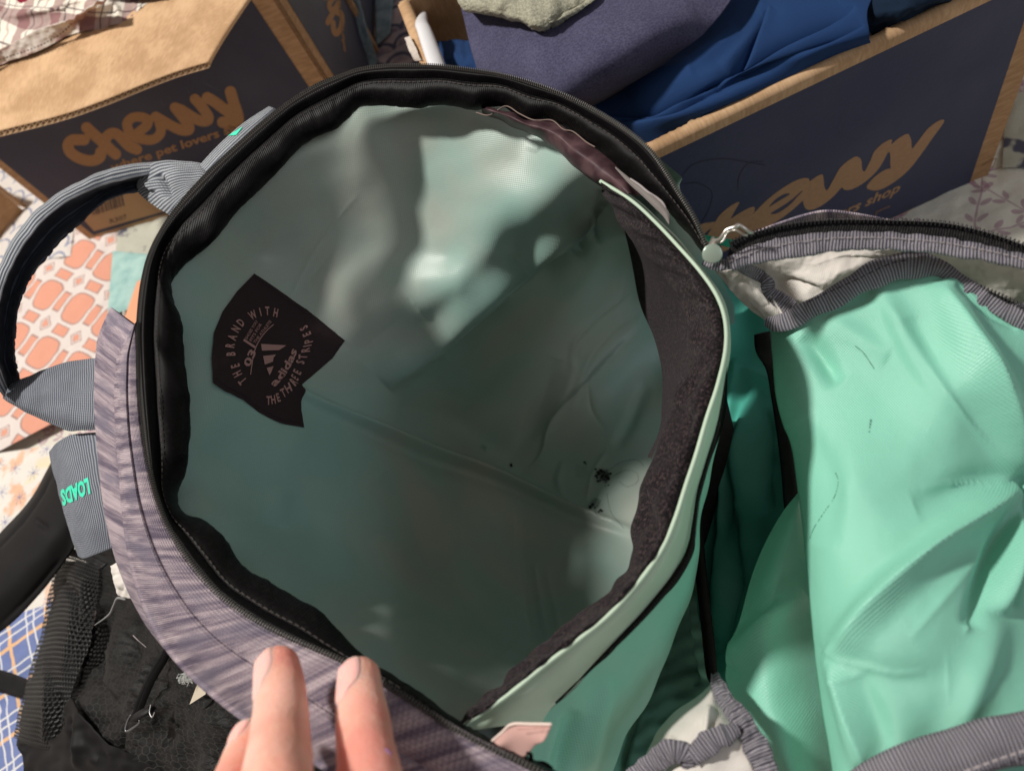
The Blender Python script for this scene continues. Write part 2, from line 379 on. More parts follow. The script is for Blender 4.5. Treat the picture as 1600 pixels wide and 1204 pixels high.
# quilt prints (flat prints on cloth)
def q_h(b): return b.noise(45, 4) * 3 + b.noise(900, 2)
def coral(b):
    s = .070; x = b.u / s + b.noise(12, 2) * .06; y = b.v / s
    fx = x.fract() - .5; fy = y.fract() - .5
    ax, ay = fx.abs(), fy.abs()
    o = (ax.pow(3.4) + ay.pow(3.4)).pow(.294)                      # octagon
    gx = (x + .5).fract() - .5; gy = (y + .5).fract() - .5
    sq = (gx.abs() + gy.abs()) ; 
    hx = (x + .5).fract() - .5; e1 = (hx.abs() * 1.9).max(fy.abs() * .9); e2 = (fx.abs() * .9).max(gy.abs() * 1.9)
    C = (.74, .35, .25); L = (.42, .27, .24); Wt = (.74, .67, .63)
    c = b.mix(o.ss(.296, .306), C, L); c = b.mix(o.ss(.325, .335), c, Wt)
    m = (sq.lt(.165)); c = b.mix(m, c, L); c = b.mix(sq.lt(.135), c, Wt); c = b.mix(sq.lt(.10), c, L); c = b.mix(sq.lt(.085), c, C); 
    for e in (e1, e2): c = b.mix(e.lt(.20) * (o.gt(.36)), c, L); c = b.mix(e.lt(.165) * (o.gt(.375)), c, C)
    return dict(c=c, h=q_h(b))
def stars(b):
    s = .030; x = b.u / s; y = b.v / s; fx = x.fract() - .5; fy = y.fract() - .5; r = (fx * fx + fy * fy).sqrt()
    an = fy.atan2(fx); st = ((an * 4).sin().abs() * r).lt(.035) * r.lt(.30)
    fl = b.vor(34).ss(.22, .32); n = b.noise(40, 4)
    c = b.mix(b.noise(26, 3).ss(.52, .60), (.78, .74, .68), (.80, .50, .34)); c = b.mix(b.noise(20, 2).ss(.60, .66), c, (.80, .70, .48)); c = b.mix(n.ss(.5, .62) * .3, c, (.82, .76, .70)); c = b.mix(st, c, (.16, .18, .38))
    return dict(c=c, h=q_h(b))
def bluel(b):
    s = .062; x = (b.u + b.v) / s; y = (b.u - b.v) / s
    c = b.mix(b.noise(50, 3), (.14, .19, .40), (.22, .27, .50))
    def ln(t, o, w): return ((t + o).fract() - .5).abs().lt(w)
    c = b.mix(ln(x, .1, .045), c, (.80, .50, .28)); c = b.mix(ln(y, .15, .045), c, (.80, .50, .28))
    for o in (.42, .62): c = b.mix(ln(x, o, .022), c, (.74, .74, .76)); c = b.mix(ln(y, o, .022), c, (.74, .74, .76))
    return dict(c=c, h=q_h(b))
def sprig(b):
    s = .062; x = b.u / s + b.noise(14, 2) * .25; y = b.v / s + b.noise(11, 2) * .2
    c = b.mix(b.noise(10, 3), (.66, .63, .54), (.80, .78, .70)); P_ = (.36, .17, .27)
    for (a, d, o) in ((1, 0, .1), (.5, .87, .3), (.5, -.87, .55)):
        t = x * a + y * d + o; q = y * a - x * d
        line = ((t.fract() - .5).abs()).lt(.013); c = b.mix(line * .6, c, P_)
        lx = (t.fract() - .5).abs() - .075; ly = (q * 3.4).fract() - .5
        leaf = (lx * lx * 8 + (ly - lx * 3) * (ly - lx * 3) * .8).lt(.026); c = b.mix(leaf * .6, c, P_)
    return dict(c=c, h=q_h(b))
def scales(b):
    s = .034; y = b.v / s; row = y.floor(); x = b.u / s * .9 + row * .5; fx = x.fract() - .5; fy = y.fract()
    r = (fx * fx * 1.5 + (fy) * (fy) * .8).sqrt(); e = ((r - .60).abs()).lt(.085)
    f2 = (fx.abs() - .5) ; r2 = (f2 * f2 * 1.5 + (fy + .12) * (fy + .12) * .3).sqrt()
    c = b.mix(b.noise(30, 3).ss(.35, .65), (.16, .13, .17), (.40, .30, .30)); c = b.mix(r.ss(.3, .6) * .5, c, (.42, .36, .38)); c = b.mix(e * .9, c, (.05, .055, .10))
    return dict(c=c, h=q_h(b))
def scalesl(b):
    s = .028; y = b.v / s; row = y.floor(); x = b.u / s * .9 + row * .5; fx = x.fract() - .5; fy = y.fract()
    r = (fx * fx * 1.5 + fy * fy * .8).sqrt(); e = ((r - .60).abs()).lt(.05)
    return dict(c=b.mix(e * .9, (.70, .66, .62), (.20, .24, .38)), h=q_h(b))
def peach(b):
    n = b.noise(22, 4); return dict(c=b.mix((n * 9).sin().ss(-.3, .3), (.80, .40, .24), (.82, .70, .60)), h=q_h(b))
def tealq(b): return dict(c=b.mix(b.noise(60, 4).ss(.3, .7), (.30, .50, .48), (.42, .62, .58)), h=q_h(b))
def sageq(b): return dict(c=b.mix(b.noise(26, 3).ss(.56, .62), (.50, .50, .42), (.10, .10, .14)), h=q_h(b))
def greyq(b): return dict(c=b.mix(b.noise(50, 4).ss(.3, .7), (.12, .17, .20), (.22, .27, .30)), h=q_h(b))
QM = {k: mat('quilt_' + k, f, .9, .15, bump=.0007) for k, f in dict(coral=coral, stars=stars, blue_lattice=bluel, sprig=sprig, scales=scales, pale_scales=scalesl, peach=peach, teal=tealq, sage=sageq, grey=greyq).items()}
def plaid(b):
    p = .048; a = (b.u / p).fract(); d = (b.v / p).fract()
    n = b.noise(900, 2)
    A = (a - .5).abs().lt(.19) + (a - .05).abs().lt(.03) * .6; D = (d - .5).abs().lt(.22); th = ((a - .82).abs().lt(.018)).max((d - .86).abs().lt(.02))
    c = b.mix(A.min(1) * .62, (.74, .69, .60), (.20, .06, .07)); c = b.mix(D * .62, c, (.17, .045, .06)); c = b.mix(th * .8, c, (.05, .03, .05))
    return dict(c=c, h=n + b.noise(60, 4) * 3)
MT['plaid'] = mat('plaid_cotton', plaid, .9, .15, bump=.0005)
MT['shirtin'] = mat('shirt_inside', lambda b: dict(c=b.mix(b.noise(40, 3).ss(.4, .6), (.60, .54, .48), (.38, .24, .22)), h=b.noise(200, 3) * 2), .9, .15, bump=.0005)
MT['red'] = mat('red_cloth', weave((.25, .02, .04), .001, .2, .1), .9, .1)
def skin(b):
    n = b.noise(45, 4); f = b.noise(700, 2)
    c = b.mix(n.ss(.3, .7), (.78, .36, .27), (.85, .48, .39)); c = b.mix(b.noise(26, 2).ss(.45, .62) * .6, c, (.76, .27, .23)); c = b.mix(b.noise(160, 3).ss(.5, .7) * .25, c, (.88, .60, .48))
    return dict(c=c, h=f + b.noise(150, 3) * 1.5 + b.noise(1, 3, b.vec(0.0, 0.0)) * 0)
MT['skin'] = mat('skin', skin, .5, .35, bump=.0003, sss=.004)
MT['nail'] = mat('fingernail', lambda b: dict(c=(.88, .55, .50)), .25, .5, sss=.001)
MT['nailtip'] = mat('fingernail_edge', lambda b: dict(c=(.84, .70, .50)), .35, .5)
#SECTIONS
# ================================================================== QUILT (the surface under everything)
qroot = empty('bed_quilt'); tag(qroot, kind='structure')
def quiltpatch(corners, m, z=0.0, nu=40, nv=40, rot=0., name='quilt_patch', label=None, puff=.0022):
    """corners (px,py) TL TR BR BL on the bed"""
    c = [W(p[0], p[1], z)[:2] for p in corners]
    u = np.linspace(0, 1, nu)[None, :, None]; v = np.linspace(0, 1, nv)[:, None, None]
    P = (c[0] * (1 - u) + c[1] * u) * (1 - v) + (c[3] * (1 - u) + c[2] * u) * v
    x, y = P[..., 0], P[..., 1]
    zz = z + puff * (np.abs(np.sin(x * 42 + 1.3 * np.sin(y * 30))) ** .5 + .6 * np.abs(np.sin(y * 40 + 1.2 * np.sin(x * 37))) ** .5) + .0010 * wav(x, y, .02, 5)
    e = np.minimum(np.minimum(u[..., 0], 1 - u[..., 0]), np.minimum(v[..., 0], 1 - v[..., 0])) * 14
    zz = z + (zz - z) * np.clip(e, 0, 1) ** .5
    cc, ss = math.cos(rot), math.sin(rot)
    o = grid(name, np.dstack([x, y, zz]), m, qroot, uv=np.stack([x * cc - y * ss, x * ss + y * cc], -1))
    if label: o['label'] = label
    return o
V = [(-2.2, -.7, -.012), (1.2, -.7, -.012), (1.2, 2.2, -.012), (-2.2, 2.2, -.012)]
mesh('quilt_backing', V, [(0, 1, 2, 3)], QM['sprig'], qroot, uv=[(v[0], v[1]) for v in V], smooth=False)
quiltpatch([(-40, 330), (188, 330), (164, 578), (120, 690)][:2] + [(160, 620), (-60, 735)], QM['coral'], .004, 60, 60, .5, label='coral quilt patch with white lattice print')
quiltpatch([(-30, 250), (130, 240), (110, 400), (-60, 420)], QM['pale_scales'], .008, rot=.4, label='pale quilt patch with scale print')
quiltpatch([(185, 340), (300, 330), (270, 420), (180, 398)], QM['sage'], .004, 24, 24, label='sage quilt patch')
quiltpatch([(176, 392), (270, 400), (240, 470), (168, 494)], QM['teal'], .010, 24, 24, label='plain teal quilt patch')
quiltpatch([(214, 440), (290, 400), (260, 640), (158, 600)], QM['peach'], .014, 24, 24, label='peach floral quilt patch')
quiltpatch([(-60, 716), (118, 690), (150, 960), (-60, 990)], QM['stars'], .004, 50, 50, .3, label='cream quilt patch with small blue stars')
quiltpatch([(-60, 985), (120, 930), (200, 1260), (-60, 1290)], QM['blue_lattice'], .010, 50, 50, .25, label='blue quilt patch with white and orange lattice')
quiltpatch([(1140, 300), (1575, 180), (1760, 400), (1300, 470)], QM['sprig'], .010, 60, 60, .35, label='cream quilt patch with purple sprigs')
quiltpatch([(1572, 150), (1720, 110), (1760, 260), (1566, 262)], QM['sage'], .016, 20, 20, label='sage quilt patch')
quiltpatch([(540, -60), (690, -60), (720, 190), (520, 190)], QM['scales'], .006, 50, 50, -.3, label='dusky quilt patch with scale print')
quiltpatch([(585, -30), (618, -30), (610, 52), (588, 72)], QM['grey'], .014, 16, 16, label='grey green quilt patch')
# ================================================================== LOGO LETTERING (outline from strokes)
def sdf_mesh(strokes, cell, mapf):
    allp = np.vstack([np.array(s[0], float) for s in strokes]); mw = max(s[1] for s in strokes)
    x0, y0 = allp[:, :2].min(0) - mw; x1, y1 = allp[:, :2].max(0) + mw
    gx = np.arange(x0, x1 + cell, cell); gy = np.arange(y0, y1 + cell, cell); X_, Y_ = np.meshgrid(gx, gy)
    D = np.full(X_.shape, 1e9)
    for pts, wd in strokes:
        Q = cr(np.array(pts, float), 10 * len(pts)) if len(pts) > 2 else np.array(pts, float)
        d, _, _ = polyd(X_, Y_, Q[:, :2]); D = np.minimum(D, d - wd / 2)
    idx = {}; V = []; Fc = []
    def vid(k, p):
        if k not in idx: idx[k] = len(V); V.append(p)
        return idx[k]
    ny, nx = D.shape
    for j in range(ny - 1):
        for i in range(nx - 1):
            cs = [(j, i), (j, i + 1), (j + 1, i + 1), (j + 1, i)]; dv = [D[c] for c in cs]
            if min(dv) > 0: continue
            poly = []
            for a in range(4):
                A, B_ = cs[a], cs[(a + 1) % 4]; da, db = dv[a], dv[(a + 1) % 4]
                if da <= 0: poly.append(vid(A, (gx[A[1]], gy[A[0]])))
                if (da <= 0) != (db <= 0):
                    t = da / (da - db); pa = np.array((gx[A[1]], gy[A[0]])); pb = np.array((gx[B_[1]], gy[B_[0]]))
                    poly.append(vid(tuple(sorted((A, B_))), tuple(pa + t * (pb - pa))))
            if len(poly) > 2: Fc.append(poly)
    V = np.array(V); return mapf(V[:, 0], V[:, 1]), Fc
def z4(x, y): return (90 + x / 8.92, 130 + y / 8.92)
def z5(x, y): return (230 + x / 8.306, 120 + y / 8.306)
SW = 17.2
LOGO = [([z4(*p) for p in [(370, 790), (290, 790), (200, 795), (145, 860), (170, 950), (270, 1030), (400, 1075), (510, 1075), (590, 1030), (600, 960)]], SW),
        ([z4(*p) for p in [(405, 620), (600, 800), (740, 930), (808, 990)]], SW),
        ([z4(*p) for p in [(660, 800), (700, 730), (770, 695), (840, 720), (900, 780), (1000, 880), (1105, 925)]], SW - .6),
        ([z4(*p) for p in [(1090, 720), (1160, 660), (1250, 580), (1240, 500), (1130, 470), (1030, 490), (970, 560), (990, 660), (1060, 740), (1200, 785), (1330, 785), (1420, 720), (1440, 640), (1420, 560)]], SW - 2.0),
        ([z5(*p) for p in [(110, 520), (200, 570), (320, 640), (450, 695), (540, 690), (530, 620), (440, 500), (360, 400)]], SW - 1),
        ([z5(*p) for p in [(360, 400), (460, 440), (600, 530), (700, 575), (780, 570), (790, 510), (700, 380), (620, 290)]], SW - 1),
        ([z5(*p) for p in [(780, 270), (880, 330), (1000, 420), (1120, 500)]], SW),
        ([z5(*p) for p in [(1080, 195), (1120, 330), (1165, 470), (1180, 560), (1130, 610), (1060, 610), (980, 590)]], SW + .5)]
src = [(360, 138), (344.4, 192.2), (243, 179), (271, 165.7), (290, 204), (325, 192), (303.5, 152.5), (324, 150), (213.3, 196), (233.5, 222), (178.6, 205)]
dst = [(1465.4, 192), (1367, 286.3), (1276.6, 279), (1330, 252.5), (1282, 313), (1336.5, 287.7), (1384, 224.5), (1409.6, 218), (1211.5, 312.6), (1199, 345), (1164, 338)]
A_ = []
for (x, y), (u, v) in zip(src, dst):
    A_ += [[x, y, 1, 0, 0, 0, -u * x, -u * y], [0, 0, 0, x, y, 1, -v * x, -v * y]]
hm = np.linalg.lstsq(np.array(A_), np.array(dst).ravel(), rcond=None)[0]; HM = np.append(hm, 1).reshape(3, 3)
def l2r(x, y):
    q = HM @ np.stack([x, y, np.ones_like(x)]); return q[0] / q[2], q[1] / q[2]
def textmesh(s, bold=.02, shear=0., res=2):
    c = bpy.data.curves.new('t', 'FONT'); c.body = s; c.size = 1; c.offset = bold; c.shear = shear; c.resolution_u = res; c.fill_mode = 'FRONT'; c.align_x = 'LEFT'
    o = bpy.data.objects.new('t', c); COL.objects.link(o); dg = bpy.context.evaluated_depsgraph_get(); me = o.evaluated_get(dg).to_mesh()
    V = np.array([v.co[:2] for v in me.vertices]); Fc = [tuple(p.vertices) for p in me.polygons]
    o.evaluated_get(dg).to_mesh_clear(); bpy.data.objects.remove(o); bpy.data.curves.remove(c); return V, Fc
# ================================================================== LEFT CARDBOARD BOX
def facemap(p0, n, off):
    n = np.asarray(n, float); n = n / np.linalg.norm(n)
    if (EYE - p0) @ n < 0: n = -n
    return lambda x, y: WP(x, y, p0 + n * off, n)
lb = empty('cardboard_box', (-.58, .69, 0))
tag(lb, 'cardboard box with dark printed sides and one tan flap folded out under a plaid shirt', 'box')
LA = np.array([-.800, .6645]); LBp = np.array([-.369, .7005]); ln = (LBp - LA) / np.linalg.norm(LBp - LA); lback = np.array([-ln[1], ln[0]])
LH = .243; D_ = .34
boxbetween('front_panel', LA, LBp, lback, 0, LH, .004, MT['card'], lb)
boxbetween('side_panel', LBp, LBp + lback * D_, -ln, 0, LH, .004, MT['card'], lb)
boxbetween('side_panel', LA + lback * .0045, LA + lback * D_, ln, 0, LH - .001, .004, MT['card'], lb)
boxbetween('back_panel', LA + lback * (D_ + .0005), LBp + lback * (D_ + .0005), lback, 0, LH, .004, MT['card'], lb)
lf = facemap(np.r_[LA, 0], np.r_[lback, 0], .0006)
def facequad(name, A, B2, z0, z1, m, parent, off, mdl=.0, n=None):
    """printed rectangle slightly proud of an upright face A->B2"""
    A = np.asarray(A); B2 = np.asarray(B2); d = (B2 - A) / np.linalg.norm(B2 - A); n = n if n is not None else np.array([d[1], -d[0]])
    a = A + d * mdl + n * off; b = B2 - d * mdl + n * off; L = np.linalg.norm(b - a)
    V = [np.r_[a, z0], np.r_[b, z0], np.r_[b, z1], np.r_[a, z1]]
    return mesh(name, V, [(0, 1, 2, 3)], m, parent, uv=[(0, z0), (L, z0), (L, z1), (0, z1)], smooth=False)
facequad('printed_panel', LA + ln * .012, LBp - ln * .024, .012, LH, MT['navy'], lb, .0006)
facequad('printed_panel', LBp + lback * .022, LBp + lback * .33, .012, LH, MT['navy'], lb, .0006)
# tan label window at the bottom of the front with dark frame
def quadpx(name, pts, fm, m, parent):
    P = fm(np.array([p[0] for p in pts]), np.array([p[1] for p in pts]))
    return mesh(name, P, [tuple(range(len(pts)))], m, parent, smooth=False)
lf2 = facemap(np.r_[LA, 0], np.r_[lback, 0], .0008); lf3 = facemap(np.r_[LA, 0], np.r_[lback, 0], .0010)
quadpx('label_window', [(118, 330), (214, 292), (300, 262), (300, 318), (147, 361)], lf2, MT['card'], lb)
a = Acc(); r9 = random.Random(3)
x = 0
for i in range(17):
    wd = r9.choice([.8, 1.4, 2.2]); t0 = x / 60; x += wd + r9.choice([1.2, 2.0])
    def bp(s, h): return (145 + s * 60 * .96 - h * 6 * -1 , 337 - s * 60 * .30 - h * 22)
    p = [bp(t0, 0), bp(t0 + wd / 60, 0), bp(t0 + wd / 60, 1), bp(t0, 1)]
    a.add(lf3(np.array([q[0] for q in p]) + np.array([0, 0, -11, -11]), np.array([q[1] for q in p])), [(0, 1, 2, 3)])
tv, tf = textmesh('R307', .0)
a.add(lf3(172 + tv[:, 0] * 13 + tv[:, 1] * -3, 350 - tv[:, 0] * 4 - tv[:, 1] * 10), tf)
a.build('barcode', MT['dark'], lb)
Vv, Ff = sdf_mesh(LOGO, 1.7, lf2); mesh('lettering', Vv, Ff, MT['kraft'], lb, smooth=False)
def linetext(s, x0, y0, x1, y1, hgt, fm, m, parent, name='lettering', bold=.025, shear=.1, lean=(0, 0)):
    tv, tf = textmesh(s, bold, shear); L = tv[:, 0].max(); d = np.array([x1 - x0, y1 - y0]); up = np.array([lean[0], -hgt]) if any(lean) else np.array([d[1], -d[0]]) / np.linalg.norm(d) * hgt
    px = x0 + tv[:, 0] / L * d[0] + tv[:, 1] * up[0]; py = y0 + tv[:, 0] / L * d[1] + tv[:, 1] * up[1]
    return mesh(name, fm(px, py), tf, m, parent, smooth=False)
linetext('where pet lovers shop', 176, 268, 398, 196, 17, lf2, MT['kraft'], lb, lean=(-8, 0))
# rotated logo on the side face (sheared by perspective)
sf = facemap(np.r_[LBp, 0], np.r_[ln, 0], .0009)
def l2s(x, y):
    # logo runs up the picture along the side face
    s = (x - 96) / 290; t = (y - (240 - (x - 96) * .42)) / 60
    X0, Y0 = 553 - s * 60, 62 - s * 190
    return 523 + t * 26 - s * 62 + 8, 58 + t * -2 - s * 175
Vv, Ff = sdf_mesh([(s[0], s[1]) for s in LOGO], 2.6, lambda x, y: sf(*l2s(x, y))); mesh('lettering', Vv, Ff, MT['kraft'], lb, smooth=False)
linetext('where pet lovers shop', 541, 84, 524, -60, 11, sf, MT['kraft'], lb, lean=(-9, 1))
# scuffs
a = Acc()
for (x0, y0, ax, ay, wd) in [(290, 137, 6, 10, .8), (315, 128, 14, 7, .8), (322, 133, 16, 6, .7), (250, 158, 5, 9, .7), (262, 150, 4, 7, .6), (300, 150, 4, 6, .5), (335, 140, 9, 3, .6)]:
    P = np.array([(x0, y0), (x0 + ax, y0 + ay), (x0 + ax + wd, y0 + ay - wd), (x0 + wd, y0 - wd)], float); a.add(lf2(P[:, 0], P[:, 1]), [(0, 1, 2, 3)])
a.build('scuff_mark', mat('scuff', (.07, .07, .085), .8), lb, kind='stuff')
# folded-out flap with corrugated edge
def flapz(px, py): return .252
FL = [[(-60, 221), (0, 204), (94, 180), (161, 157), (225, 131), (275, 112), (325, 97)],
      [(-60, 120), (0, 110), (90, 90), (180, 70), (260, 44), (310, 30), (352, 52)],
      [(-60, 20), (0, 12), (90, -6), (200, -30), (290, -40), (340, -44), (392, -8)]]
rows = [[(x, y, .246 + .010 * k / 2) for x, y in r] for k, r in enumerate(FL)]
fl = sheet('flap', rows, MT['cardin'], lb, 90, 40, thick=.0006, uvrot=.3)
def shift(rows, dz, pull=0): return [[(x + pull * .2, y - pull, z + dz) for x, y, z in r] for r in rows]
sheet('flap_liner', [[(x + 1, y + 9, z - .0050) for x, y, z in rows[0]], [(x, y, z - .0050) for x, y, z in rows[1]]], MT['flute'], lb, 90, 6, thick=.0005)
sheet('flap_core', [[(x, y - 4, z - .0010) for x, y, z in rows[0]], [(x, y + 5, z - .0048) for x, y, z in rows[0]]], MT['groove'], lb, 90, 3)  # dark strip painting in the shade between the flutes
e0 = arc(rows[0] + [(325.5, 97, .246)], 600); ph = np.arange(600) * (6.2832 / 14.)
P1 = W(e0[:, 0], e0[:, 1] + 4.3 + 2.9 * np.sin(ph), e0[:, 2] - .0026 - .0014 * np.sin(ph)); Pi = P1.copy(); dirn = W(330, 40, .252) - W(325, 98, .246); dirn /= np.linalg.norm(dirn); Pi += dirn * .006
P1 -= dirn * .0004
grid('flute', np.stack([P1, Pi]), MT['flute'], lb, thick=.0003)
# right end edge of the flap
sheet('flap_edge', [[(325, 98, .246), (352, 52, .251), (392, -8, .256)], [(327, 103, .2425), (355, 56, .2475), (395, -4, .2525)]], MT['flute'], lb, 24, 3)
# things inside/on the left box
g = sheet('plaid_shirt', [[(-50, 118, 0.254), (0, 101, 0.254), (60, 80, 0.254), (110, 55, 0.254), (160, 44, 0.254), (190, 34, 0.254), (222, 12, 0.254), (240, -6, 0.254)],
    [(-50, 100, 0.256), (0, 84, 0.256), (50, 66, 0.258), (100, 44, 0.260), (150, 30, 0.260), (190, 20, 0.256), (215, 6, 0.254), (240, -12, 0.250)],
    [(-50, 60, 0.264), (0, 42, 0.266), (50, 32, 0.268), (105, 12, 0.270), (150, 4, 0.272), (176, -4, 0.266), (205, -14, 0.258), (236, -26, 0.252)],
    [(-50, 10, 0.274), (0, 12, 0.274), (50, 6, 0.274), (100, -2, 0.274), (150, -14, 0.272), (180, -24, 0.269), (205, -36, 0.262), (230, -50, 0.254)],
    [(-50, -60, 0.264), (0, -50, 0.264), (50, -50, 0.264), (100, -60, 0.264), (150, -70, 0.264), (180, -80, 0.264), (205, -85, 0.254), (230, -90, 0.252)]],
    MT['plaid'], None, 160, 110, fl=[([(0, 62), (40, 48), (90, 40), (110, 30)], 7, .007, 's'), ([(10, 26), (60, 18), (120, 8)], 6, .004), ([(100, 50), (130, 24), (160, 6)], 5, .006), ([(165, 4), (185, 16), (188, 32)], 5, .005), ([(20, 80), (60, 64), (100, 52)], 4, .003)], noise=[(.0026, 46, 3), (.0009, 16, 6)], thick=.001, uvrot=.35)
tag(g, 'crumpled maroon and cream plaid shirt on the tan flap at top left', 'shirt')
# folded back inner hem of the shirt
hm_ = sheet('shirt_hem', [[(-50, 125, 0.256), (0, 100, 0.256), (45, 86, 0.256), (75, 73, 0.257), (105, 55, 0.259), (128, 30, 0.263), (150, 12, 0.271), (168, 2, 0.277)],
    [(-50, 112, 0.266), (0, 78, 0.268), (30, 62, 0.270), (60, 46, 0.273), (92, 38, 0.274), (110, 32, 0.274), (132, 18, 0.278), (152, 4, 0.285)]], MT['shirtin'], g, 120, 30, noise=[(.0012, 18, 8), (.0006, 7, 9)], thick=.0012)
a = Acc()
hemr = arc([(-20, 104, .2592), (0, 96, .2595), (45, 81, .2595), (75, 68, .2605), (102, 51, .2635), (126, 27, .268), (148, 9, .276)], 70)
for i in range(0, 68, 2):
    p, q = W(*hemr[i]), W(*hemr[i + 1]); d = q - p; a.box((p + q) / 2 + [0, 0, .0016], d * .42, np.array([0, .0005, 0]), np.array([0, 0, .0004]))
a.build('stitching', MT['dark'], g, kind='stuff')
g = sheet('red_garment', [[(-40, 18, .262), (40, 14, .268), (110, 0, .27), (250, -8, .262)], [(-40, -20, .270), (40, -20, .275), (110, -30, .275), (262, -26, .266)], [(-40, -60, .26), (40, -60, .26), (110, -60, .26), (260, -60, .25)]], MT['red'], None, 50, 20, noise=[(.002, 30, 2)], thick=.001)
tag(g, 'dark red cloth behind the plaid shirt in the left box', 'cloth')
# small brown carton at the left edge
sb = empty('small_carton', (-.86, .58, 0)); tag(sb, 'plain brown carton standing at the far left edge of the quilt', 'box')
p = W(34, 292, .10)[:2]; q = W(-60, 250, .10)[:2]; r_ = W(4, 385, .0)[:2]
boxbetween('side_panel', W(31, 318, .02)[:2], W(31, 318, .02)[:2] + np.array([-.20, .10]), np.array([.0, .004]) * 250, 0, .085, .004, MT['card'], sb)
boxbetween('front_panel', W(31, 318, .02)[:2] + np.array([-.002, -.0045]), W(31, 318, .02)[:2] + np.array([-.13, -.22]), np.array([-.8, .6]), 0, .085, .004, MT['card'], sb)
# ================================================================== RIGHT CARDBOARD BOX
RH = .225
A3, B3 = W(1020, 236, RH)[:2], W(1515, 0, RH)[:2]; rd = (B3 - A3) / np.linalg.norm(B3 - A3); rn = np.array([-rd[1], rd[0]])
C3, D3 = W(660, 98, RH)[:2], W(622, 0, RH)[:2]
t = np.linalg.solve(np.array([rd, -(D3 - C3)]).T, C3 - A3)[0]; RA = A3 + rd * t
c4 = W(1562, 320, 0)[:2]; RB = A3 + rd * ((c4 - A3) @ rd)
print('right box corners', RA, RB, 'width', np.linalg.norm(RB - RA), 'bottom miss', (c4 - A3) @ rn)
ld = (D3 - C3) / np.linalg.norm(D3 - C3)
rb = empty('cardboard_box', (*((RA + RB) / 2), 0)); tag(rb, 'open cardboard box packed with blue clothes behind the bag', 'box')
boxbetween('front_panel', RA, RB, rn, 0, RH, .004, MT['card'], rb)
boxbetween('side_panel', RA + rn * .0045, RA + ld * .30, rd, 0, RH - .0005, .005, MT['cardin'], rb)
boxbetween('side_panel', RB, RB + rn * .28, rd, 0, RH, .004, MT['card'], rb)
boxbetween('back_panel', RA + ld * .301, RB + rn * .2805, rn, 0, RH, .004, MT['cardin'], rb)
facequad('printed_panel', RA + rd * .014, RB - rd * .014, .013, RH - .006, MT['navy2'], rb, .0007)
# thick folded rim along the front and left top edges
r0 = np.r_[RA, RH]; r1 = np.r_[RB, RH]; nn = 200; tt = np.linspace(0, 1, nn)[:, None]
base = r0 * (1 - tt) + r1 * tt; rs = np.random.default_rng(5); jag = (rs.random(nn) ** 4 * .0022)[:, None] * (np.sin(np.linspace(0, 9, nn)) > -.4)[:, None]
N3 = np.r_[rn, 0]; Zu = np.array([0, 0, 1.])
rim_rows = np.stack([base - N3 * .0012 + Zu * -.008, base - N3 * .0016 + Zu * .0, base + N3 * .002 + Zu * .0024, base + N3 * (.0062) + Zu * .0028 + N3 * jag, base + N3 * .0066 + Zu * -.012])
grid('folded_rim', rim_rows, MT['cardin'], rb)
L0 = np.r_[RA, RH]; L1 = np.r_[RA + ld * .30, RH]; base = L0 * (1 - tt) + L1 * tt; M3 = np.r_[rd, 0]
grid('folded_rim', np.stack([base - M3 * .002 + Zu * -.010, base - M3 * .002 + Zu * .001, base + M3 * .003 + Zu * .003, base + M3 * .009 + Zu * .002, base + M3 * .010 + Zu * -.01]), MT['cardin'], rb)
rf = facemap(np.r_[RA, 0], np.r_[rn, 0], .0009)
Vv, Ff = sdf_mesh(LOGO, 1.5, lambda x, y: rf(*l2r(x, y))); mesh('lettering', Vv, Ff, MT['kraft2'], rb, smooth=False)
linetext('where pet lovers shop', 1150, 412, 1405, 299, 22, rf, MT['kraft2'], rb, lean=(7, 0))
a = Acc()
def crop(pts, wd=1.2):
    P = np.array(pts, float)
    for p, q in zip(P[:-1], P[1:]):
        d = (q - p) / np.linalg.norm(q - p); nn_ = np.array([-d[1], d[0]]) * wd / 2; Q = np.array([p - nn_, q - nn_, q + nn_, p + nn_]); a.add(rf(Q[:, 0], Q[:, 1]), [(0, 1, 2, 3)])
crop([(1535, 259), (1557, 247), (1551, 262)]); crop([(1508, 315), (1530, 305), (1535, 294)]); crop([(1391, 322), (1370, 331), (1366, 344)])
a.build('corner_marks', MT['kraft'], rb, kind='stuff')
a = Acc(); crop(cr(np.array([(1062, 222), (1080, 258), (1130, 250), (1168, 256)]), 24).tolist(), .9) if False else None
a = Acc(); crop(cr(np.array([(1064, 278), (1085, 256), (1130, 248), (1170, 254), (1196, 258)]), 24).tolist(), .9); crop(cr(np.array([(1064, 288), (1090, 286), (1112, 300), (1108, 325), (1096, 348)]), 24).tolist(), 1.0); crop(cr(np.array([(1192, 252), (1170, 255), (1155, 275), (1153, 298)]), 20).tolist(), .8)
a.build('pen_scrawl', mat('pen', (.012, .012, .02), .5), rb)
a = Acc(); crop(cr(np.array([(1330, 167), (1316, 185), (1314, 212), (1340, 220), (1362, 205)]), 20).tolist(), .6); crop([(1340, 191), (1356, 186)], .5); crop([(1130, 186), (1132, 224)], .5)
a.build('scratch', mat('scratch', (.09, .085, .11), .8), rb, kind='stuff')
# torn tape bit on the left rim
sheet('tape_scrap', [[(632, 60, RH + .002), (640, 80, RH), (648, 96, RH - .004)], [(640, 56, RH + .006), (650, 76, RH + .006), (658, 94, RH + .005)]], mat('clear_tape', (.62, .56, .50), .3, .6), rb, 20, 8, noise=[(.0008, 10, 2)])
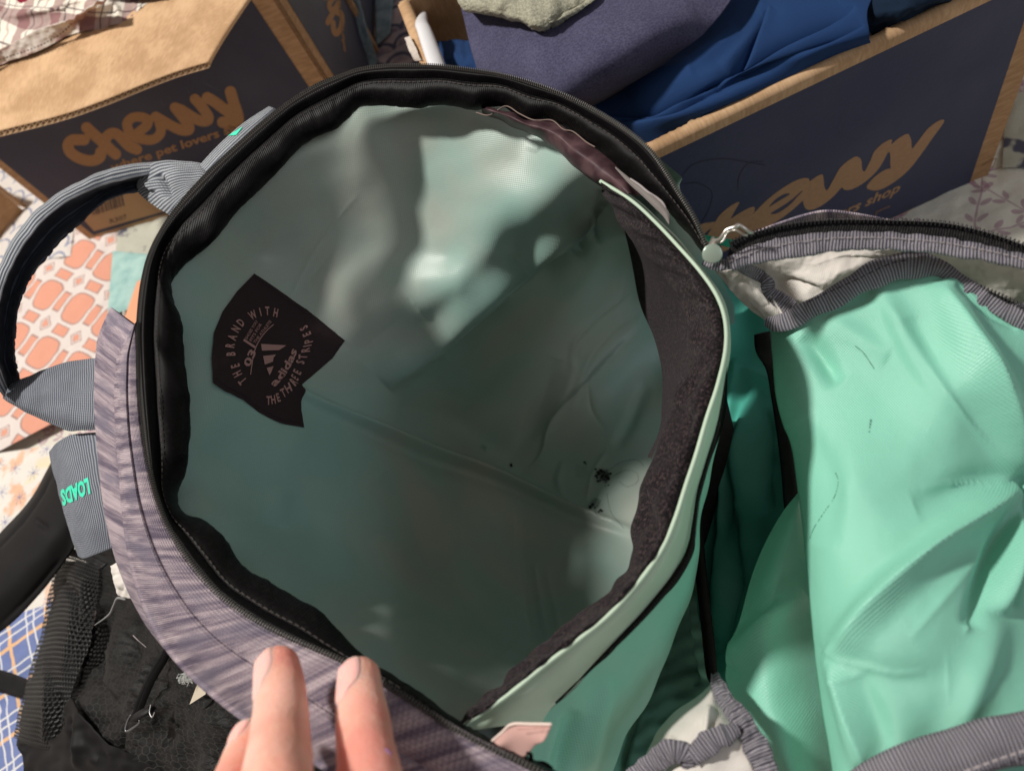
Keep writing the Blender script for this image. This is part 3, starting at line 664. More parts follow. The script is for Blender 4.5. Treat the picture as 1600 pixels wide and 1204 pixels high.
# ---- clothes in the right box
def cloth(name, rows, m, label, cat, nu=120, nv=60, **k):
    o = sheet(name, rows, m, None, nu, nv, thick=.0015, **k); tag(o, label, cat); return o
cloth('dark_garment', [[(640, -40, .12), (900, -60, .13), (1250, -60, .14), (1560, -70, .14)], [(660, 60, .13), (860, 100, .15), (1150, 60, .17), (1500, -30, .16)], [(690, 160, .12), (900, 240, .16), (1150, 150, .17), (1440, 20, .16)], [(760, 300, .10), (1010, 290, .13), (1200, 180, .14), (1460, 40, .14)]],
      MT['blackc'], 'black sheet standing for the shade in the gap between the navy and blue garments', 'cloth', noise=[(.004, 90, 2), (.001, 25, 3)])  # black sheet added where the gap between the garments is only shade
cloth('blue_shirt', [[(1130, -60, .238), (1210, -60, .243), (1300, -60, .243), (1400, -60, .236)], [(1060, 62, .234), (1140, 40, .243), (1230, 8, .248), (1358, 8, .244)], [(985, 132, .222), (1060, 122, .240), (1180, 90, .246), (1358, 50, .240)], [(920, 172, .205), (1020, 172, .232), (1140, 134, .238), (1360, 66, .228)], [(930, 205, .200), (1020, 196, .224), (1130, 164, .230), (1372, 72, .212)], [(980, 240, .18), (1040, 226, .206), (1130, 186, .206), (1384, 80, .190)]],
      MT['blue'], 'royal blue folded shirt against the front of the open box', 'shirt', 220, 150,
      fl=[([(930, 178), (1000, 176), (1060, 150), (1120, 132), (1180, 92), (1230, 62), (1322, 20), (1332, 8)], 3.0, -.013, 'r'), ([(940, 196), (1040, 176), (1100, 150), (1200, 112), (1290, 66), (1350, 40)], 2.6, -.010, 'r'), ([(1130, 100), (1170, 50), (1200, 8)], 14, .006), ([(1080, 110), (1140, 70), (1190, 20)], 10, -.005), ([(1120, 136), (1160, 90), (1200, 10)], 3, -.012, 'r'), ([(980, 150), (1080, 100), (1150, 40)], 16, .004)], noise=[(.0008, 90, 4)], uvrot=.5)
cloth('blue_cloth', [[(676, 66, .205), (710, 62, .21), (760, 66, .21)], [(684, 96, .215), (720, 94, .222), (780, 100, .22)], [(700, 150, .20), (740, 150, .20), (800, 160, .20)]], MT['blue'], 'small corner of blue cloth at the left end of the open box', 'cloth', 40, 30, noise=[(.001, 20, 3)])
cloth('dark_shirt', [[(1330, -40, .232), (1420, -50, .240), (1560, -60, .230)], [(1340, 14, .236), (1420, 4, .246), (1530, -30, .234)], [(1356, 40, .230), (1420, 24, .238), (1500, -4, .226)], [(1366, 66, .212), (1420, 44, .216), (1490, 14, .206)]],
      MT['navyd'], 'dark teal knit garment at the right end of the open box', 'shirt', 80, 50, fl=[([(1350, 10), (1390, 2), (1450, -6)], 8, .004), ([(1360, 48), (1420, 30), (1480, 4)], 5, -.004)], noise=[(.0015, 30, 6), (.0005, 10, 7)])
cloth('navy_garment', [[(700, -80, .266), (860, -80, .275), (1000, -80, .275), (1180, -80, .262)], [(720, 10, .262), (850, 10, .276), (1000, 0, .278), (1142, 0, .262)], [(736, 76, .252), (850, 70, .274), (980, 56, .276), (1100, 52, .254)], [(748, 118, .242), (850, 120, .266), (950, 110, .262), (1050, 92, .240)], [(758, 170, .222), (850, 166, .246), (930, 152, .240), (1020, 112, .222)], [(770, 230, .19), (860, 200, .20), (930, 166, .20), (1016, 118, .19)]],
      MT['navyc'], 'soft navy garment folded across the middle of the open box', 'shirt', 180, 120, fl=[([(860, 150), (960, 90), (1090, 20)], 22, .004), ([(860, 40), (960, 20), (1060, -20)], 30, -.003)], noise=[(.0016, 120, 2)], uvrot=.2)
cloth('sage_garment', [[(712, -50, .285), (780, -60, .290), (860, -60, .29), (950, -50, .282)], [(714, -2, .284), (780, -4, .292), (850, 0, .292), (932, -6, .283)], [(722, 14, .280), (785, 18, .288), (845, 34, .288), (905, 18, .281)], [(730, 20, .274), (788, 27, .280), (846, 48, .281), (880, 36, .276)], [(738, 21, .262), (790, 30, .262), (862, 54, .264), (872, 46, .262)]],
      MT['sage'], 'pale sage garment with a pointed corner lying on the navy one', 'shirt', 150, 90, fl=[([(858, 54), (880, 24), (926, -10)], 3.5, -.005, 'r'), ([(770, 22), (800, -10), (820, -40)], 8, .004), ([(780, 22), (760, 0), (740, -20)], 6, -.003)], noise=[(.0012, 30, 4), (.0005, 10, 5)], uvrot=.4)
wp = tube('white_hanger_end', [(662, 20, .205), (659, 36, .232), (664, 50, .238), (676, 84, .236), (692, 130, .230), (706, 170, .220)], [.003, .0058, .0066, .0072, .0072, .007], MT['white'], None, 14, flat=.6)
tag(wp, 'smooth white plastic bar end leaning inside the left wall of the open box', 'plastic bar')
# second dark box far behind
fb = empty('dark_box', (*W(570, 40, 0)[:2], 0)); tag(fb, 'dark printed box corner in the gap between the two big boxes', 'box')
b1 = W(587, 92, 0.0)[:2]; 
boxbetween('side_panel', b1, b1 + np.array([-.26, .10]), np.array([.36, .93]), 0, .16, .004, MT['navy'], fb)
boxbetween('edge_strip', b1 + np.array([.0005, -.0003]), b1 + np.array([.009, .0]), np.array([0., 1.]), 0, .16, .004, MT['card'], fb)
gfold = sheet('grey_scale_cloth', [[(530, -30, .10), (541, 20, .07), (556, 60, .05), (580, 108, .02)], [(552, -30, .10), (566, 20, .07), (577, 60, .05), (592, 96, .02)]], QM['grey'], None, 40, 16, noise=[(.002, 14, 3)], thick=.002)
tag(gfold, 'narrow strip of grey green cloth leaning between the boxes', 'cloth')
# ================================================================== THE OPEN BACKPACK
bp_ = empty('backpack', (-.02, .12, 0)); tag(bp_, 'large open backpack with pale green lining and streaked knit outside', 'backpack')
def rz(px, py): return .362 + .010 * np.clip(np.asarray(py, float) / 1150, 0, 1.1) ** 1.3
RIM = [((1106, 388), (1098, 393)), ((1085, 340), (1062, 350)), ((1060, 300), (1030, 318)), ((1035, 260), (995, 290)), ((1010, 228), (961, 259)), ((975, 200), (935, 235)), ((930, 172), (905, 216)),
 ((880, 147), (864, 190)), ((830, 128), (819, 187)), ((780, 115), (785, 166)), ((730, 107), (740, 171)), ((680, 102), (695, 163)), ((640, 101), (650, 168)), ((600, 102), (612, 165)), ((560, 108), (566, 166)),
 ((520, 122), (540, 188)), ((490, 135), (520, 203)), ((450, 160), (478, 222)), ((400, 200), (431, 270)), ((350, 245), (375, 325)), ((310, 285), (330, 378)), ((275, 325), (285, 416)), ((250, 362), (268, 442)),
 ((232, 400), (272, 472)), ((222, 440), (283, 500)), ((217, 480), (285, 530)), ((215, 520), (288, 570)), ((216, 570), (294, 612)), ((219, 620), (296, 655)), ((224, 670), (294, 700)), ((230, 715), (288, 742)),
 ((240, 762), (276, 775)), ((256, 810), (290, 803)), ((275, 845), (322, 815)), ((300, 882), (354, 846)), ((337, 923), (379, 885)), ((375, 953), (415, 906)), ((412, 976), (450, 927)), ((450, 995), (499, 955)),
 ((490, 1012), (536, 993)), ((540, 1034), (575, 1031)), ((590, 1062), (612, 1053)), ((640, 1092), (655, 1080)), ((700, 1132), (715, 1124)), ((760, 1165), (765, 1153)), ((820, 1193), (828, 1184)), ((880, 1225), (890, 1212))]
O = np.array([r[0] for r in RIM], float); I = np.array([r[1] for r in RIM], float)
NR = 460
Od, Id = cr(O, NR), cr(I, NR)
def rimline(s, dz, wob=0):
    P = Od * (1 - s) + Id * s
    return W(P[:, 0], P[:, 1], rz(P[:, 0], P[:, 1]) + dz)
wv_ = wav(Id[:, 0], Id[:, 1], 60, 11)
IN = np.linalg.norm(Id - Od, axis=1)
# black binding tape that faces into the bag: profile from the coil inwards, wavy free edge
prof = [(.05, -.001), (.12, .0005), (.30, -.0035), (.34, -.0045), (.38, -.004), (.60, -.006), (.85, -.011), (1.0, -.016), (1.02, -.020)]
rows = []
for s, dz in prof:
    P = Od * (1 - s) + Id * s; amp = max(0, s - .4) * .0020
    rows.append(W(P[:, 0], P[:, 1], rz(P[:, 0], P[:, 1]) + dz + amp * wv_))
G = cr(np.stack(rows).reshape(len(rows), -1), 40).reshape(40, NR, 3)
px_ = np.repeat(Od[None, :, 0], 40, 0); tq = np.linspace(0, 1, 40)[:, None]
dsp = .00018 * np.sin(np.cumsum(np.ones(NR))[None] * .55 + 3 * np.sin(np.arange(NR)[None] * .05)) * np.clip(tq * 2 - .9, 0, 1) + .0002 * wav(Od[:, 0][None] + tq * 60, Od[:, 1][None] + tq * 30, 14, 4) * tq
bnd = grid('binding', G, MT['black'], bp_, disp=dsp); bnd['label'] = 'black inner binding tape round the opening'
# thin selvedge thread along the wavy edge and two stitch lines
def stitches(name, P, nrm, m, parent, L=.0022, gap=.0011, wd=.00022, up=.0004):
    d = np.r_[0, np.cumsum(np.linalg.norm(np.diff(P, axis=0), axis=1))]; a = Acc(); s = 0
    while s + L < d[-1]:
        q = [np.array([np.interp(x, d, P[:, j]) for j in range(3)]) for x in (s, s + L)]; dv = (q[1] - q[0]) / 2; c = (q[0] + q[1]) / 2
        n = (EYE - c); n /= np.linalg.norm(n); b = np.cross(dv, n); b /= np.linalg.norm(b) + 1e-9
        a.box(c + n * up, dv * .95, b * wd, n * wd); s += L + gap
    return a.build(name, m, parent, kind='stuff')
stitches('stitching', rimline(.40, -.0035), None, MT['threadm'], bp_, wd=.00014, up=.0002)
# zipper coil: hundreds of tiny turns along the rim
def coil(name, P, m, parent, pitch=.0013, r=.00055, ln_=.0011, side=None, kind='stuff'):
    d = np.r_[0, np.cumsum(np.linalg.norm(np.diff(P, axis=0), axis=1))]; a = Acc(); n_ = int(d[-1] / pitch)
    for k in range(n_):
        s = k * pitch; q0, q1 = [np.array([np.interp(x, d, P[:, j]) for j in range(3)]) for x in (s, min(s + pitch, d[-1]))]
        t = q1 - q0; t /= np.linalg.norm(t) + 1e-9; up = EYE - q0; up /= np.linalg.norm(up); b = np.cross(t, up); b /= np.linalg.norm(b); up = np.cross(b, t)
        c = q0; V = []
        for jj, (bb, rr) in enumerate(((-1.0, .55), (-.5, 1), (.6, 1), (1.05, .5))):
            for an in (0, 1.57, 3.14, 4.71): V.append(c + b * bb * ln_ + rr * r * (math.cos(an) * t * .8 + math.sin(an) * up))
        Fc = [(i * 4 + j, i * 4 + (j + 1) % 4, i * 4 + 4 + (j + 1) % 4, i * 4 + 4 + j) for i in range(3) for j in range(4)] + [(0, 1, 2, 3), (15, 14, 13, 12)]
        a.add(V, Fc)
    return a.build(name, m, parent, smooth=True, kind=kind)
Pc = rimline(.01, .0012)
coil('zipper_teeth', Pc, MT['coil'], bp_)
Pc2 = rimline(0, 0); outw = Od - Id; outw /= np.linalg.norm(outw, axis=1)[:, None]
Pp = Od + outw * 0; tape2 = sheet('zipper_tape', [[(x, y, float(rz(x, y)) - .0005) for x, y in Od[::6]], [(x, y, float(rz(x, y)) - .0012) for x, y in (Od * .86 + Id * .14)[::6]]], MT['coilg'], bp_, 400, 4, thick=.0008)
# outside wall of the bag below the coil (knit) down to the bed
K = np.array([(209, 508), (186, 550), (181, 580), (179, 620), (181, 680), (186, 740), (191, 795), (198, 850), (210, 905), (232, 965), (258, 1010), (292, 1050), (340, 1093), (386, 1128), (440, 1165), (505, 1200), (570, 1245), (640, 1300)], float)
KO = np.array([(214, 500), (216, 548), (217, 580), (218, 618), (223, 672), (234, 735), (250, 790), (280, 852), (318, 902), (362, 942), (404, 971), (446, 992), (500, 1015), (555, 1040), (620, 1080), (700, 1130), (790, 1178), (880, 1225)], float)
Kd = cr(K, 220); KOd = cr(KO, 220)
def lerpk(s, dz): P = KOd * (1 - s) + Kd * s; return W(P[:, 0], P[:, 1], rz(P[:, 0], P[:, 1]) + dz)
under = W(KOd[:, 0] * .3 + Kd[:, 0] * .7, KOd[:, 1] * .3 + Kd[:, 1] * .7, .30); und2 = under.copy(); und2[:, 2] = .03
rows = [lerpk(-.02, -.0012), lerpk(.12, .0012), lerpk(.38, .0022), lerpk(.49, .0011)]
G = cr(np.stack(rows).reshape(4, -1), 22).reshape(22, 220, 3)
kn = grid('knit_band', G, MT['knit'], bp_, uvrot=0); kn['label'] = 'inner strip of streaked pink grey knit below the zipper'
rows = [lerpk(.47, .0008), lerpk(.56, .0028), lerpk(.78, .001), lerpk(.95, -.006), lerpk(1.0, -.013), under, und2]
G = cr(np.stack(rows).reshape(7, -1), 60).reshape(60, 220, 3)
kn = grid('knit_side', G, MT['knit'], bp_, uvoff=(.37, .21)); kn['label'] = 'outer edge of streaked pink grey knit wrapping down the side'
# hidden rest of the outer wall (top and right of the rim), standing on the bed
Pw = rimline(-.03, -.003); cen = W(700, 620, .33)
base = Pw.copy(); base[:, 2] = .02
outer = Pw + (Pw - cen) * np.array([.07, .05, 0]); 
grid('side_wall', np.stack([Pw, outer * .5 + Pw * .5 + np.array([0, 0, -.02]), outer + np.array([0, 0, -.08]), base * np.array([1, 1, 0]) + np.array([0, 0, .12]), base])[:, 130:300], MT['knit'], bp_)
# ---------------------------------------------------------------- lining
Z = TP([(270, 450, 0.3480), (330, 380, 0.3450), (431, 270, 0.3420), (540, 190, 0.3400), (612, 165, 0.3390), (740, 170, 0.3390), (864, 188, 0.3390), (960, 262, 0.3400), (1040, 330, 0.3370),
        (290, 560, .340), (292, 690, .344), (277, 770, .346), (354, 846, .340), (450, 927, .343), (540, 992, .345), (650, 1076, .345), (717, 1122, .345), (790, 1165, .345),
        (400, 400, .304), (360, 560, .314), (350, 700, .314), (430, 840, .290), (560, 950, .280), (640, 1020, .284), (700, 1070, .308),
        (560, 280, .308), (640, 300, .292), (700, 230, .318), (820, 270, .316), (900, 285, .318), (560, 420, .275), (640, 400, .268), (700, 400, .274), (760, 340, .296), (790, 400, .274), (830, 340, .300), (880, 340, .290), (720, 450, .262), (860, 420, .215), (930, 390, .195), (800, 470, .215), (940, 320, .285), (965, 345, 0.2400), (560, 420, 0.2750), (700, 400, 0.2600), (800, 400, 0.2550), (900, 400, 0.2450), (985, 390, .165), (1040, 420, .15),
        (520, 640, .245), (460, 700, .280), (620, 560, .225), (700, 640, .125), (720, 540, .185), (810, 752, .058), (900, 790, .050), (990, 832, .050), (860, 650, .062), (920, 590, .070), (1010, 500, .075), (1060, 600, .04), (850, 520, .135), (790, 600, .105), (770, 490, .205),
        (600, 780, .212), (700, 850, .135), (780, 900, .095), (840, 1000, .110), (740, 980, .165), (660, 900, .19), (600, 950, .27), (920, 930, .085), (900, 850, .06), (1000, 740, .05), (1090, 480, .08), (1060, 900, .06), (960, 1010, .12), (860, 1090, .22)], 1.2e-2)
LF = [([(800, 744), (860, 775), (930, 806), (1000, 838)], 2.6, .0032, 'v'), ([(540, 645), (680, 702), (800, 748)], 4, .0022, 'v'), ([(816, 742), (845, 708), (862, 652), (920, 592), (1012, 500)], 2.4, .0026, 'v'), ([(808, 766), (815, 880), (832, 1000)], 2.4, .0024, 'v'),
      ([(560, 300), (500, 380), (450, 470)], 3, .0006, 'v'), ([(880, 1010), (865, 940), (850, 880)], 3, .0014, 'v'), ([(740, 560), (700, 640), (690, 690)], 5, .0012, 'v'), ([(950, 700), (925, 740), (915, 780)], 4, .0018, 'v'), ([(690, 900), (640, 800), (600, 740)], 40, -.003),
      ([(430, 585), (520, 640), (640, 690), (740, 728), (810, 756), (900, 796), (1000, 838)], 7, .0095),
      ([(520, 655), (640, 705), (740, 742), (812, 770), (900, 812), (1000, 856)], 12, -.0020),
      ([(620, 640), (700, 655), (780, 705), (850, 752), (930, 784)], 22, -.0045),
      ([(812, 752), (842, 715), (862, 650), (920, 590), (968, 535), (1012, 498)], 4, .0038, 's'),
      ([(806, 762), (806, 800), (815, 900), (834, 1010)], 4.0, .0042, 's'),
      ([(834, 880), (846, 950), (855, 1000)], 3.0, .0022), ([(775, 800), (800, 860), (812, 930)], 16, -.0025),
      ([(940, 300), (905, 345), (850, 385), (790, 430), (730, 480), (660, 545), (600, 600)], 17, .0170),
      ([(950, 330), (890, 380), (820, 430), (760, 480), (690, 550)], 20, -.0070),
      ([(930, 320), (925, 350), (934, 385)], 5, .004), ([(906, 358), (903, 375), (908, 392)], 5, .003),
      ([(1000, 400), (990, 460), (940, 500), (905, 540), (897, 570)], 5, -.0035), ([(980, 420), (965, 470), (920, 505), (895, 535), (892, 580)], 5, .003), ([(1015, 430), (1000, 480), (950, 520), (915, 570), (890, 640)], 7, .003),
      ([(870, 560), (850, 620), (825, 680), (800, 720)], 12, -.004), ([(900, 560), (880, 620), (840, 690)], 9, .003),
      ([(918, 600), (925, 640), (945, 670)], 2.5, -.0018, 'v'), ([(1010, 600), (985, 660), (960, 700)], 9, -.004), ([(880, 720), (872, 750), (884, 780)], 6, .002),
      ([(500, 800), (490, 880), (510, 930)], 30, -.002), ([(600, 830), (610, 900), (640, 960)], 30, .002), ([(440, 760), (430, 820)], 20, .003), ([(700, 880), (740, 940), (800, 1010)], 22, -.004),
      ([(780, 560), (740, 610), (700, 660)], 10, .0016), ([(560, 560), (600, 520), (650, 480)], 30, -.004),
      ([(500, 420), (560, 470), (600, 520)], 30, .002)]
Rn = []
Ci = np.vstack([Id[(Id[:, 1] < 1150) & (np.arange(NR) > 35)], [(790, 1150), (880, 1110), (980, 1000), (1060, 880), (1095, 740), (1125, 600), (1125, 500), (1080, 400), (1030, 325), (985, 285)]])
# push the contour slightly outward under the binding
cc_ = np.array([700., 620.]); dirc = Ci - cc_; Ci = Ci + dirc / np.linalg.norm(dirc, axis=1)[:, None] * 5
Cl = np.vstack([Ci, Ci[:1]]); dcl = np.r_[0, np.cumsum(np.linalg.norm(np.diff(Cl, axis=0), axis=1))]; ss_ = np.linspace(0, dcl[-1], 420)
Cr_ = np.stack([np.interp(ss_, dcl, Cl[:, 0]), np.interp(ss_, dcl, Cl[:, 1])], 1)
rr = (np.linspace(0, 1, 230) ** .85)[:, None, None]; cent = np.array([760., 700.])
PX = cent + (Cr_ - cent)[None] * rr; lx, ly = PX[..., 0], PX[..., 1]
edge = rr[..., 0] ** 14
def liner(px, py):
    h = folds(px, py, LF) + .0014 * wav(px, py, 190, 21) + .00025 * wav(px, py, 70, 22)
    bn = np.r_[rn, 0.]; q0 = np.r_[RA, 0.] - bn * .006; hp = WP(px, py, q0, bn)
    z = Z(px, py); zp = np.minimum(hp[..., 2], .315); k = .006; m = np.maximum(z, zp); zs = m; wt = np.clip((hp[..., 0] - RA[0] + .07) / .06, 0, 1); wt = wt * wt * (3 - 2 * wt) * np.clip((.326 - z) / .02, 0, 1)
    return W(px, py, z), h
LP, lh = liner(lx, ly)
bpen = (LP[..., :2] - RA) @ rn; msk = (LP[..., 2] < RH + .005) & (((LP[..., :2] - RA) @ rd) > 0); print('penetration', (bpen * msk).max(), lx[msk & (bpen > -.004)].min() if (msk & (bpen > -.004)).any() else None, ly[msk & (bpen > -.004)].max() if (msk & (bpen > -.004)).any() else None)
lh = lh * (1 - edge) - .016 * rr[..., 0] ** 20 
uvl = np.stack([lx * .00028 * .8 + ly * .00028 * .6, ly * .00028 * .8 - lx * .00028 * .6], -1)
LIN = grid('lining', LP, MT['lining'], bp_, uv=uvl, disp=lh)
def liner_pt(px, py, off=.0006):
    e = 3.; P0, h0 = liner(px, py); Px, hx = liner(px + e, py); Py, hy = liner(px, py + e)
    n = np.cross(Px - P0, Py - P0); n /= np.linalg.norm(n, axis=-1, keepdims=True); n *= np.sign(((EYE - P0) * n).sum(-1))[..., None]
    return P0 + n * (h0 + off)[..., None]
# sewn label
LB_ = [(396, 428), (440, 456), (480, 483), (539, 532), (519, 560), (488, 588), (473, 600), (472, 630), (475, 668), (440, 661), (408, 645), (380, 625), (352, 612), (333, 598), (330, 560), (334, 520), (347, 487), (370, 455)]
lbc = cr(np.array(LB_ + LB_[:1], float)[:, :2], 200); lbc = np.vstack([np.linspace(a_, b_, 12)[:-1] for a_, b_ in zip(LB_, LB_[1:] + LB_[:1])])
r1_ = np.linspace(0, 1, 30)[:, None, None]; c0 = np.array([425., 560.]); Q = c0 + (lbc - c0)[None] * r1_; Q = np.concatenate([Q, Q[:, :1]], 1)
off = .0011 - .0007 * (r1_[..., 0] ** 10) + .00025 * wav(Q[..., 0], Q[..., 1], 24, 3) * np.ones_like(Q[..., 0])
lab = grid('label_patch', liner_pt(Q[..., 0], Q[..., 1], off), MT['patch'], bp_, uv=Q * .00028); lab['label'] = 'dark brown sewn brand label with round lettering'
bord = cr(np.array([(397, 434), (440, 463), (480, 490), (531, 532)], float), 60); stitches('stitching', liner_pt(bord[:, 0], bord[:, 1], np.full(60, .0014)), None, MT['dark'], bp_, .0016, .0008, .0002, .0004)
bord = cr(np.array([(336, 592), (356, 606), (380, 618), (408, 638), (440, 654), (470, 660)], float), 60); stitches('stitching', liner_pt(bord[:, 0], bord[:, 1], np.full(60, .0014)), None, MT['dark'], bp_, .0016, .0008, .00025, .0004)
ptx = Acc()
def put(pts, Fc):
    pts = np.array(pts, float); ptx.add(liner_pt(pts[:, 0], pts[:, 1], np.full(len(pts), .00165)), Fc)
def arctext(s, cx, cy, r, a0, a1, h, wd, flip=False):
    """letters whose feet stand on a circle in the label, angles in picture degrees (0 right, 90 up)"""
    n = len(s)
    for i, ch in enumerate(s):
        if ch == ' ': continue
        an = math.radians(a0 + (a1 - a0) * i / (n - 1)); V, Fc = textmesh(ch, .035); V = V - [(V[:, 0].min() + V[:, 0].max()) / 2, 0]
        rad = np.array([math.cos(an), -math.sin(an)]); tan = np.array([math.sin(an), math.cos(an)])
        if flip: up = -rad; rt = -tan; b = np.array([cx, cy]) + rad * (r + h * .72)
        else: up = rad; rt = tan; b = np.array([cx, cy]) + rad * r
        put(b + V[:, :1] * wd * rt + V[:, 1:] * h * up, Fc)
def ptext(s, pos, sgn):
    for ch, (x, y) in zip(s, pos):
        V, Fc = textmesh(ch, .03); V = V - [(V[:, 0].min() + V[:, 0].max()) / 2, .36]; up = np.array([x - 418., (y - 556.) * .85]); up *= sgn / np.linalg.norm(up); rt = np.array([-up[1], up[0]])
        put(np.array([x, y]) + V[:, :1] * 10.8 * rt + V[:, 1:] * 18.5 * up, Fc)
ptext('THEBRANDWITH', [(375, 598), (367, 587), (363.6, 574.6), (357, 556), (356, 542.5), (359.5, 530), (365, 517), (372.5, 507), (392, 495), (404.5, 490), (416, 488), (430, 490)], 1)
ptext('THETHREESTRIPES', [(418.5, 626), (426, 624.5), (434, 621), (442, 613.5), (448.5, 607), (454, 599), (459.6, 590), (463.5, 581), (468, 566), (472, 558), (476, 547.5), (479, 541), (481, 534), (478.5, 523), (474, 513.5)], -1)
# three bars and the word
put([(404.5, 541), (446, 541), (434, 549), (406, 551)], [(0, 1, 2, 3)]); put([(408, 559), (429, 556), (425, 561), (424, 567), (411, 572)], [(0, 1, 2, 3, 4)]); put([(414, 577), (425, 574), (422, 582), (419, 588)], [(0, 1, 2, 3)])
V, Fc = textmesh('adidas', .03); L = V[:, 0].max(); ax = np.array([428, 605.]); ex = np.array([463, 549.]); d = ex - ax; up = np.array([d[1], -d[0]]) / np.linalg.norm(d) * 18
bow = (V[:, :1] / L * (1 - V[:, :1] / L)) * 4 * np.array([-3.5, -2]) * -1; put(ax + V[:, :1] / L * d + V[:, 1:] * up * .92 + bow, Fc)
V, Fc = textmesh('03', .03); d = np.array([11., -24]); L = V[:, 0].max(); up = np.array([-d[1], d[0]]); up = np.array([d[1], -d[0]]) / np.linalg.norm(d) * 16; put(np.array([386, 577.]) + V[:, :1] / L * d + V[:, 1:] * up, Fc)
arcp = [(388, 588), (390, 573), (394, 552), (402, 535), (414, 520), (426, 509)]; aq = cr(np.array(arcp, float), 30); nq = np.gradient(aq, axis=0); nq = np.stack([nq[:, 1], -nq[:, 0]], 1) / np.linalg.norm(nq, axis=1)[:, None] * .7
put(np.vstack([aq + nq, aq - nq]), [(i, i + 1, 31 + i, 30 + i) for i in range(29)]); put([(376, 536), (378, 533), (396, 545), (394, 548)], [(0, 1, 2, 3)])
for s, a_, b_ in (('SHOES YOU', (382, 535), (400, 506)), ('FITS FOR', (389, 538), (407, 510)), ('THE ATHLETE', (395, 541), (423, 505))):
    V, Fc = textmesh(s, .01); L = V[:, 0].max(); a_, b_ = np.array(a_, float), np.array(b_, float); d = b_ - a_; up = np.array([d[1], -d[0]]) / np.linalg.norm(d) * 6.4; put(a_ + V[:, :1] / L * d + V[:, 1:] * up, Fc)
ptx.build('label_print', MT['print'], bp_)
# lining seam ridge along the bottom
# maroon binding visible upper right
mr_o = [(760, 168), (800, 176), (819, 185), (864, 189), (894, 208), (927, 228), (961, 258), (985, 285), (1000, 305)]
mr_i = [(752, 172), (790, 188), (830, 205), (860, 222), (890, 250), (915, 272), (940, 286), (952, 292), (965, 300)]
sheet('inner_binding', [[(x, y, float(rz(x, y)) - .014) for x, y in mr_o], [((a_[0] + b_[0]) / 2, (a_[1] + b_[1]) / 2, float(rz(*a_)) - .010) for a_, b_ in zip(mr_o, mr_i)], [(x, y, float(rz(x, y)) - .018) for x, y in mr_i], [(x + 2, y + 6, float(rz(x, y)) - .03) for x, y in mr_i]], MT['maroon'], bp_, 120, 24, noise=[(.0007, 30, 4), (.0006, 50, 3)])
tube('inner_binding_edge', [(x, y, float(rz(x, y)) - .0125) for x, y in [(744, 176), (765, 180), (790, 166), (812, 178), (835, 188), (862, 188), (880, 202), (896, 206), (916, 222), (930, 230)]], .00035, mat('tan_thread', (.2, .15, .13), .8), bp_, 6)
tube('maroon_corner', [(266, 436, .336), (270, 448, .334), (270, 462, .332)], [.001, .0022, .001], MT['maroon'], bp_, 8)
# ---------------------------------------------------------------- padded divider: fleece inside, pale mint outside
piping = [(938, 283), (985, 312), (1022, 345), (1060, 385), (1095, 425), (1120, 462), (1133, 500), (1134, 545), (1122, 600), (1104, 655), (1088, 710), (1072, 758), (1056, 808), (1036, 855), (1003, 903), (955, 957), (905, 998), (850, 1040), (797, 1083), (742, 1122), (716, 1142)]
silh = [(944, 300), (962, 330), (985, 372), (1022, 415), (1052, 452), (1072, 495), (1078, 535), (1072, 580), (1052, 625), (1042, 665), (1016, 718), (1001, 765), (991, 815), (987, 858), (976, 896), (930, 941), (875, 983), (828, 1020), (778, 1068), (730, 1114), (712, 1130)]
def pz(px, py): return .350 + .006 * np.clip(np.asarray(py, float) / 1100, 0, 1.05)
pa = arc([(x, y, float(pz(x, y))) for x, y in piping], 220); 
pi_ = cr(np.array(piping, float), 220); si_ = cr(np.array(silh, float), 220)
zp = pz(pi_[:, 0], pi_[:, 1])
wbl = .0015 * wav(pi_[:, 0], pi_[:, 1], 120, 6)
A0 = W(pi_[:, 0], pi_[:, 1], zp - .0015)
Bm = pi_ * .72 + si_ * .28; A1 = W(Bm[:, 0], Bm[:, 1], zp + .0010)
Bm = pi_ * .35 + si_ * .65; A2 = W(Bm[:, 0], Bm[:, 1], zp - .010 + wbl)
A3_ = W(si_[:, 0], si_[:, 1], zp - .030)
Bm = pi_ * .55 + si_ * .45; A4 = W(Bm[:, 0], Bm[:, 1], zp - .055)
Bm = si_ + (pi_ - si_) * .6; A5 = W(Bm[:, 0] + 20, Bm[:, 1] + 60, np.full(220, .07)) 
G = cr(np.stack([A0, A1, A2, A3_, A4]).reshape(5, -1), 60).reshape(60, 220, 3)
gx_ = np.repeat(pi_[None, :, 0], 60, 0); gy_ = np.repeat(pi_[None, :, 1], 60, 0); q_ = np.linspace(0, 1, 60)[:, None]
dsp = (.0010 * wav(gx_ + q_ * 120, gy_ + q_ * 60, 50, 8) ) * np.clip(q_ * 5, 0, 1)
uvf = np.stack([np.repeat(np.linspace(0, .45, 220)[None], 60, 0), np.repeat(q_ * .07, 220, 1)], -1)
fz = grid('fleece_face', G, MT['fleece'], bp_, uv=uvf, disp=dsp); fz['label'] = 'charcoal fleece face of the padded divider'
blk = [(958, 318), (975, 360), (986, 405), (1000, 475), (1022, 528), (1034, 580), (1034, 630), (1030, 672), (1012, 712)]; sic = [(962, 322), (985, 368), (1023, 413), (1054, 450), (1074, 495), (1080, 535), (1074, 582), (1054, 627), (1014, 716)]
sheet('fleece_return', [[(x + 4, y, .325) for x, y in sic], [(x * .6 + a_ * .4, y * .6 + b_ * .4, .27) for (x, y), (a_, b_) in zip(sic, blk)], [(x, y, .20) for x, y in blk]], MT['fleece'], bp_, 80, 20)  # dark sheet added to stand for the deep shade beside the divider
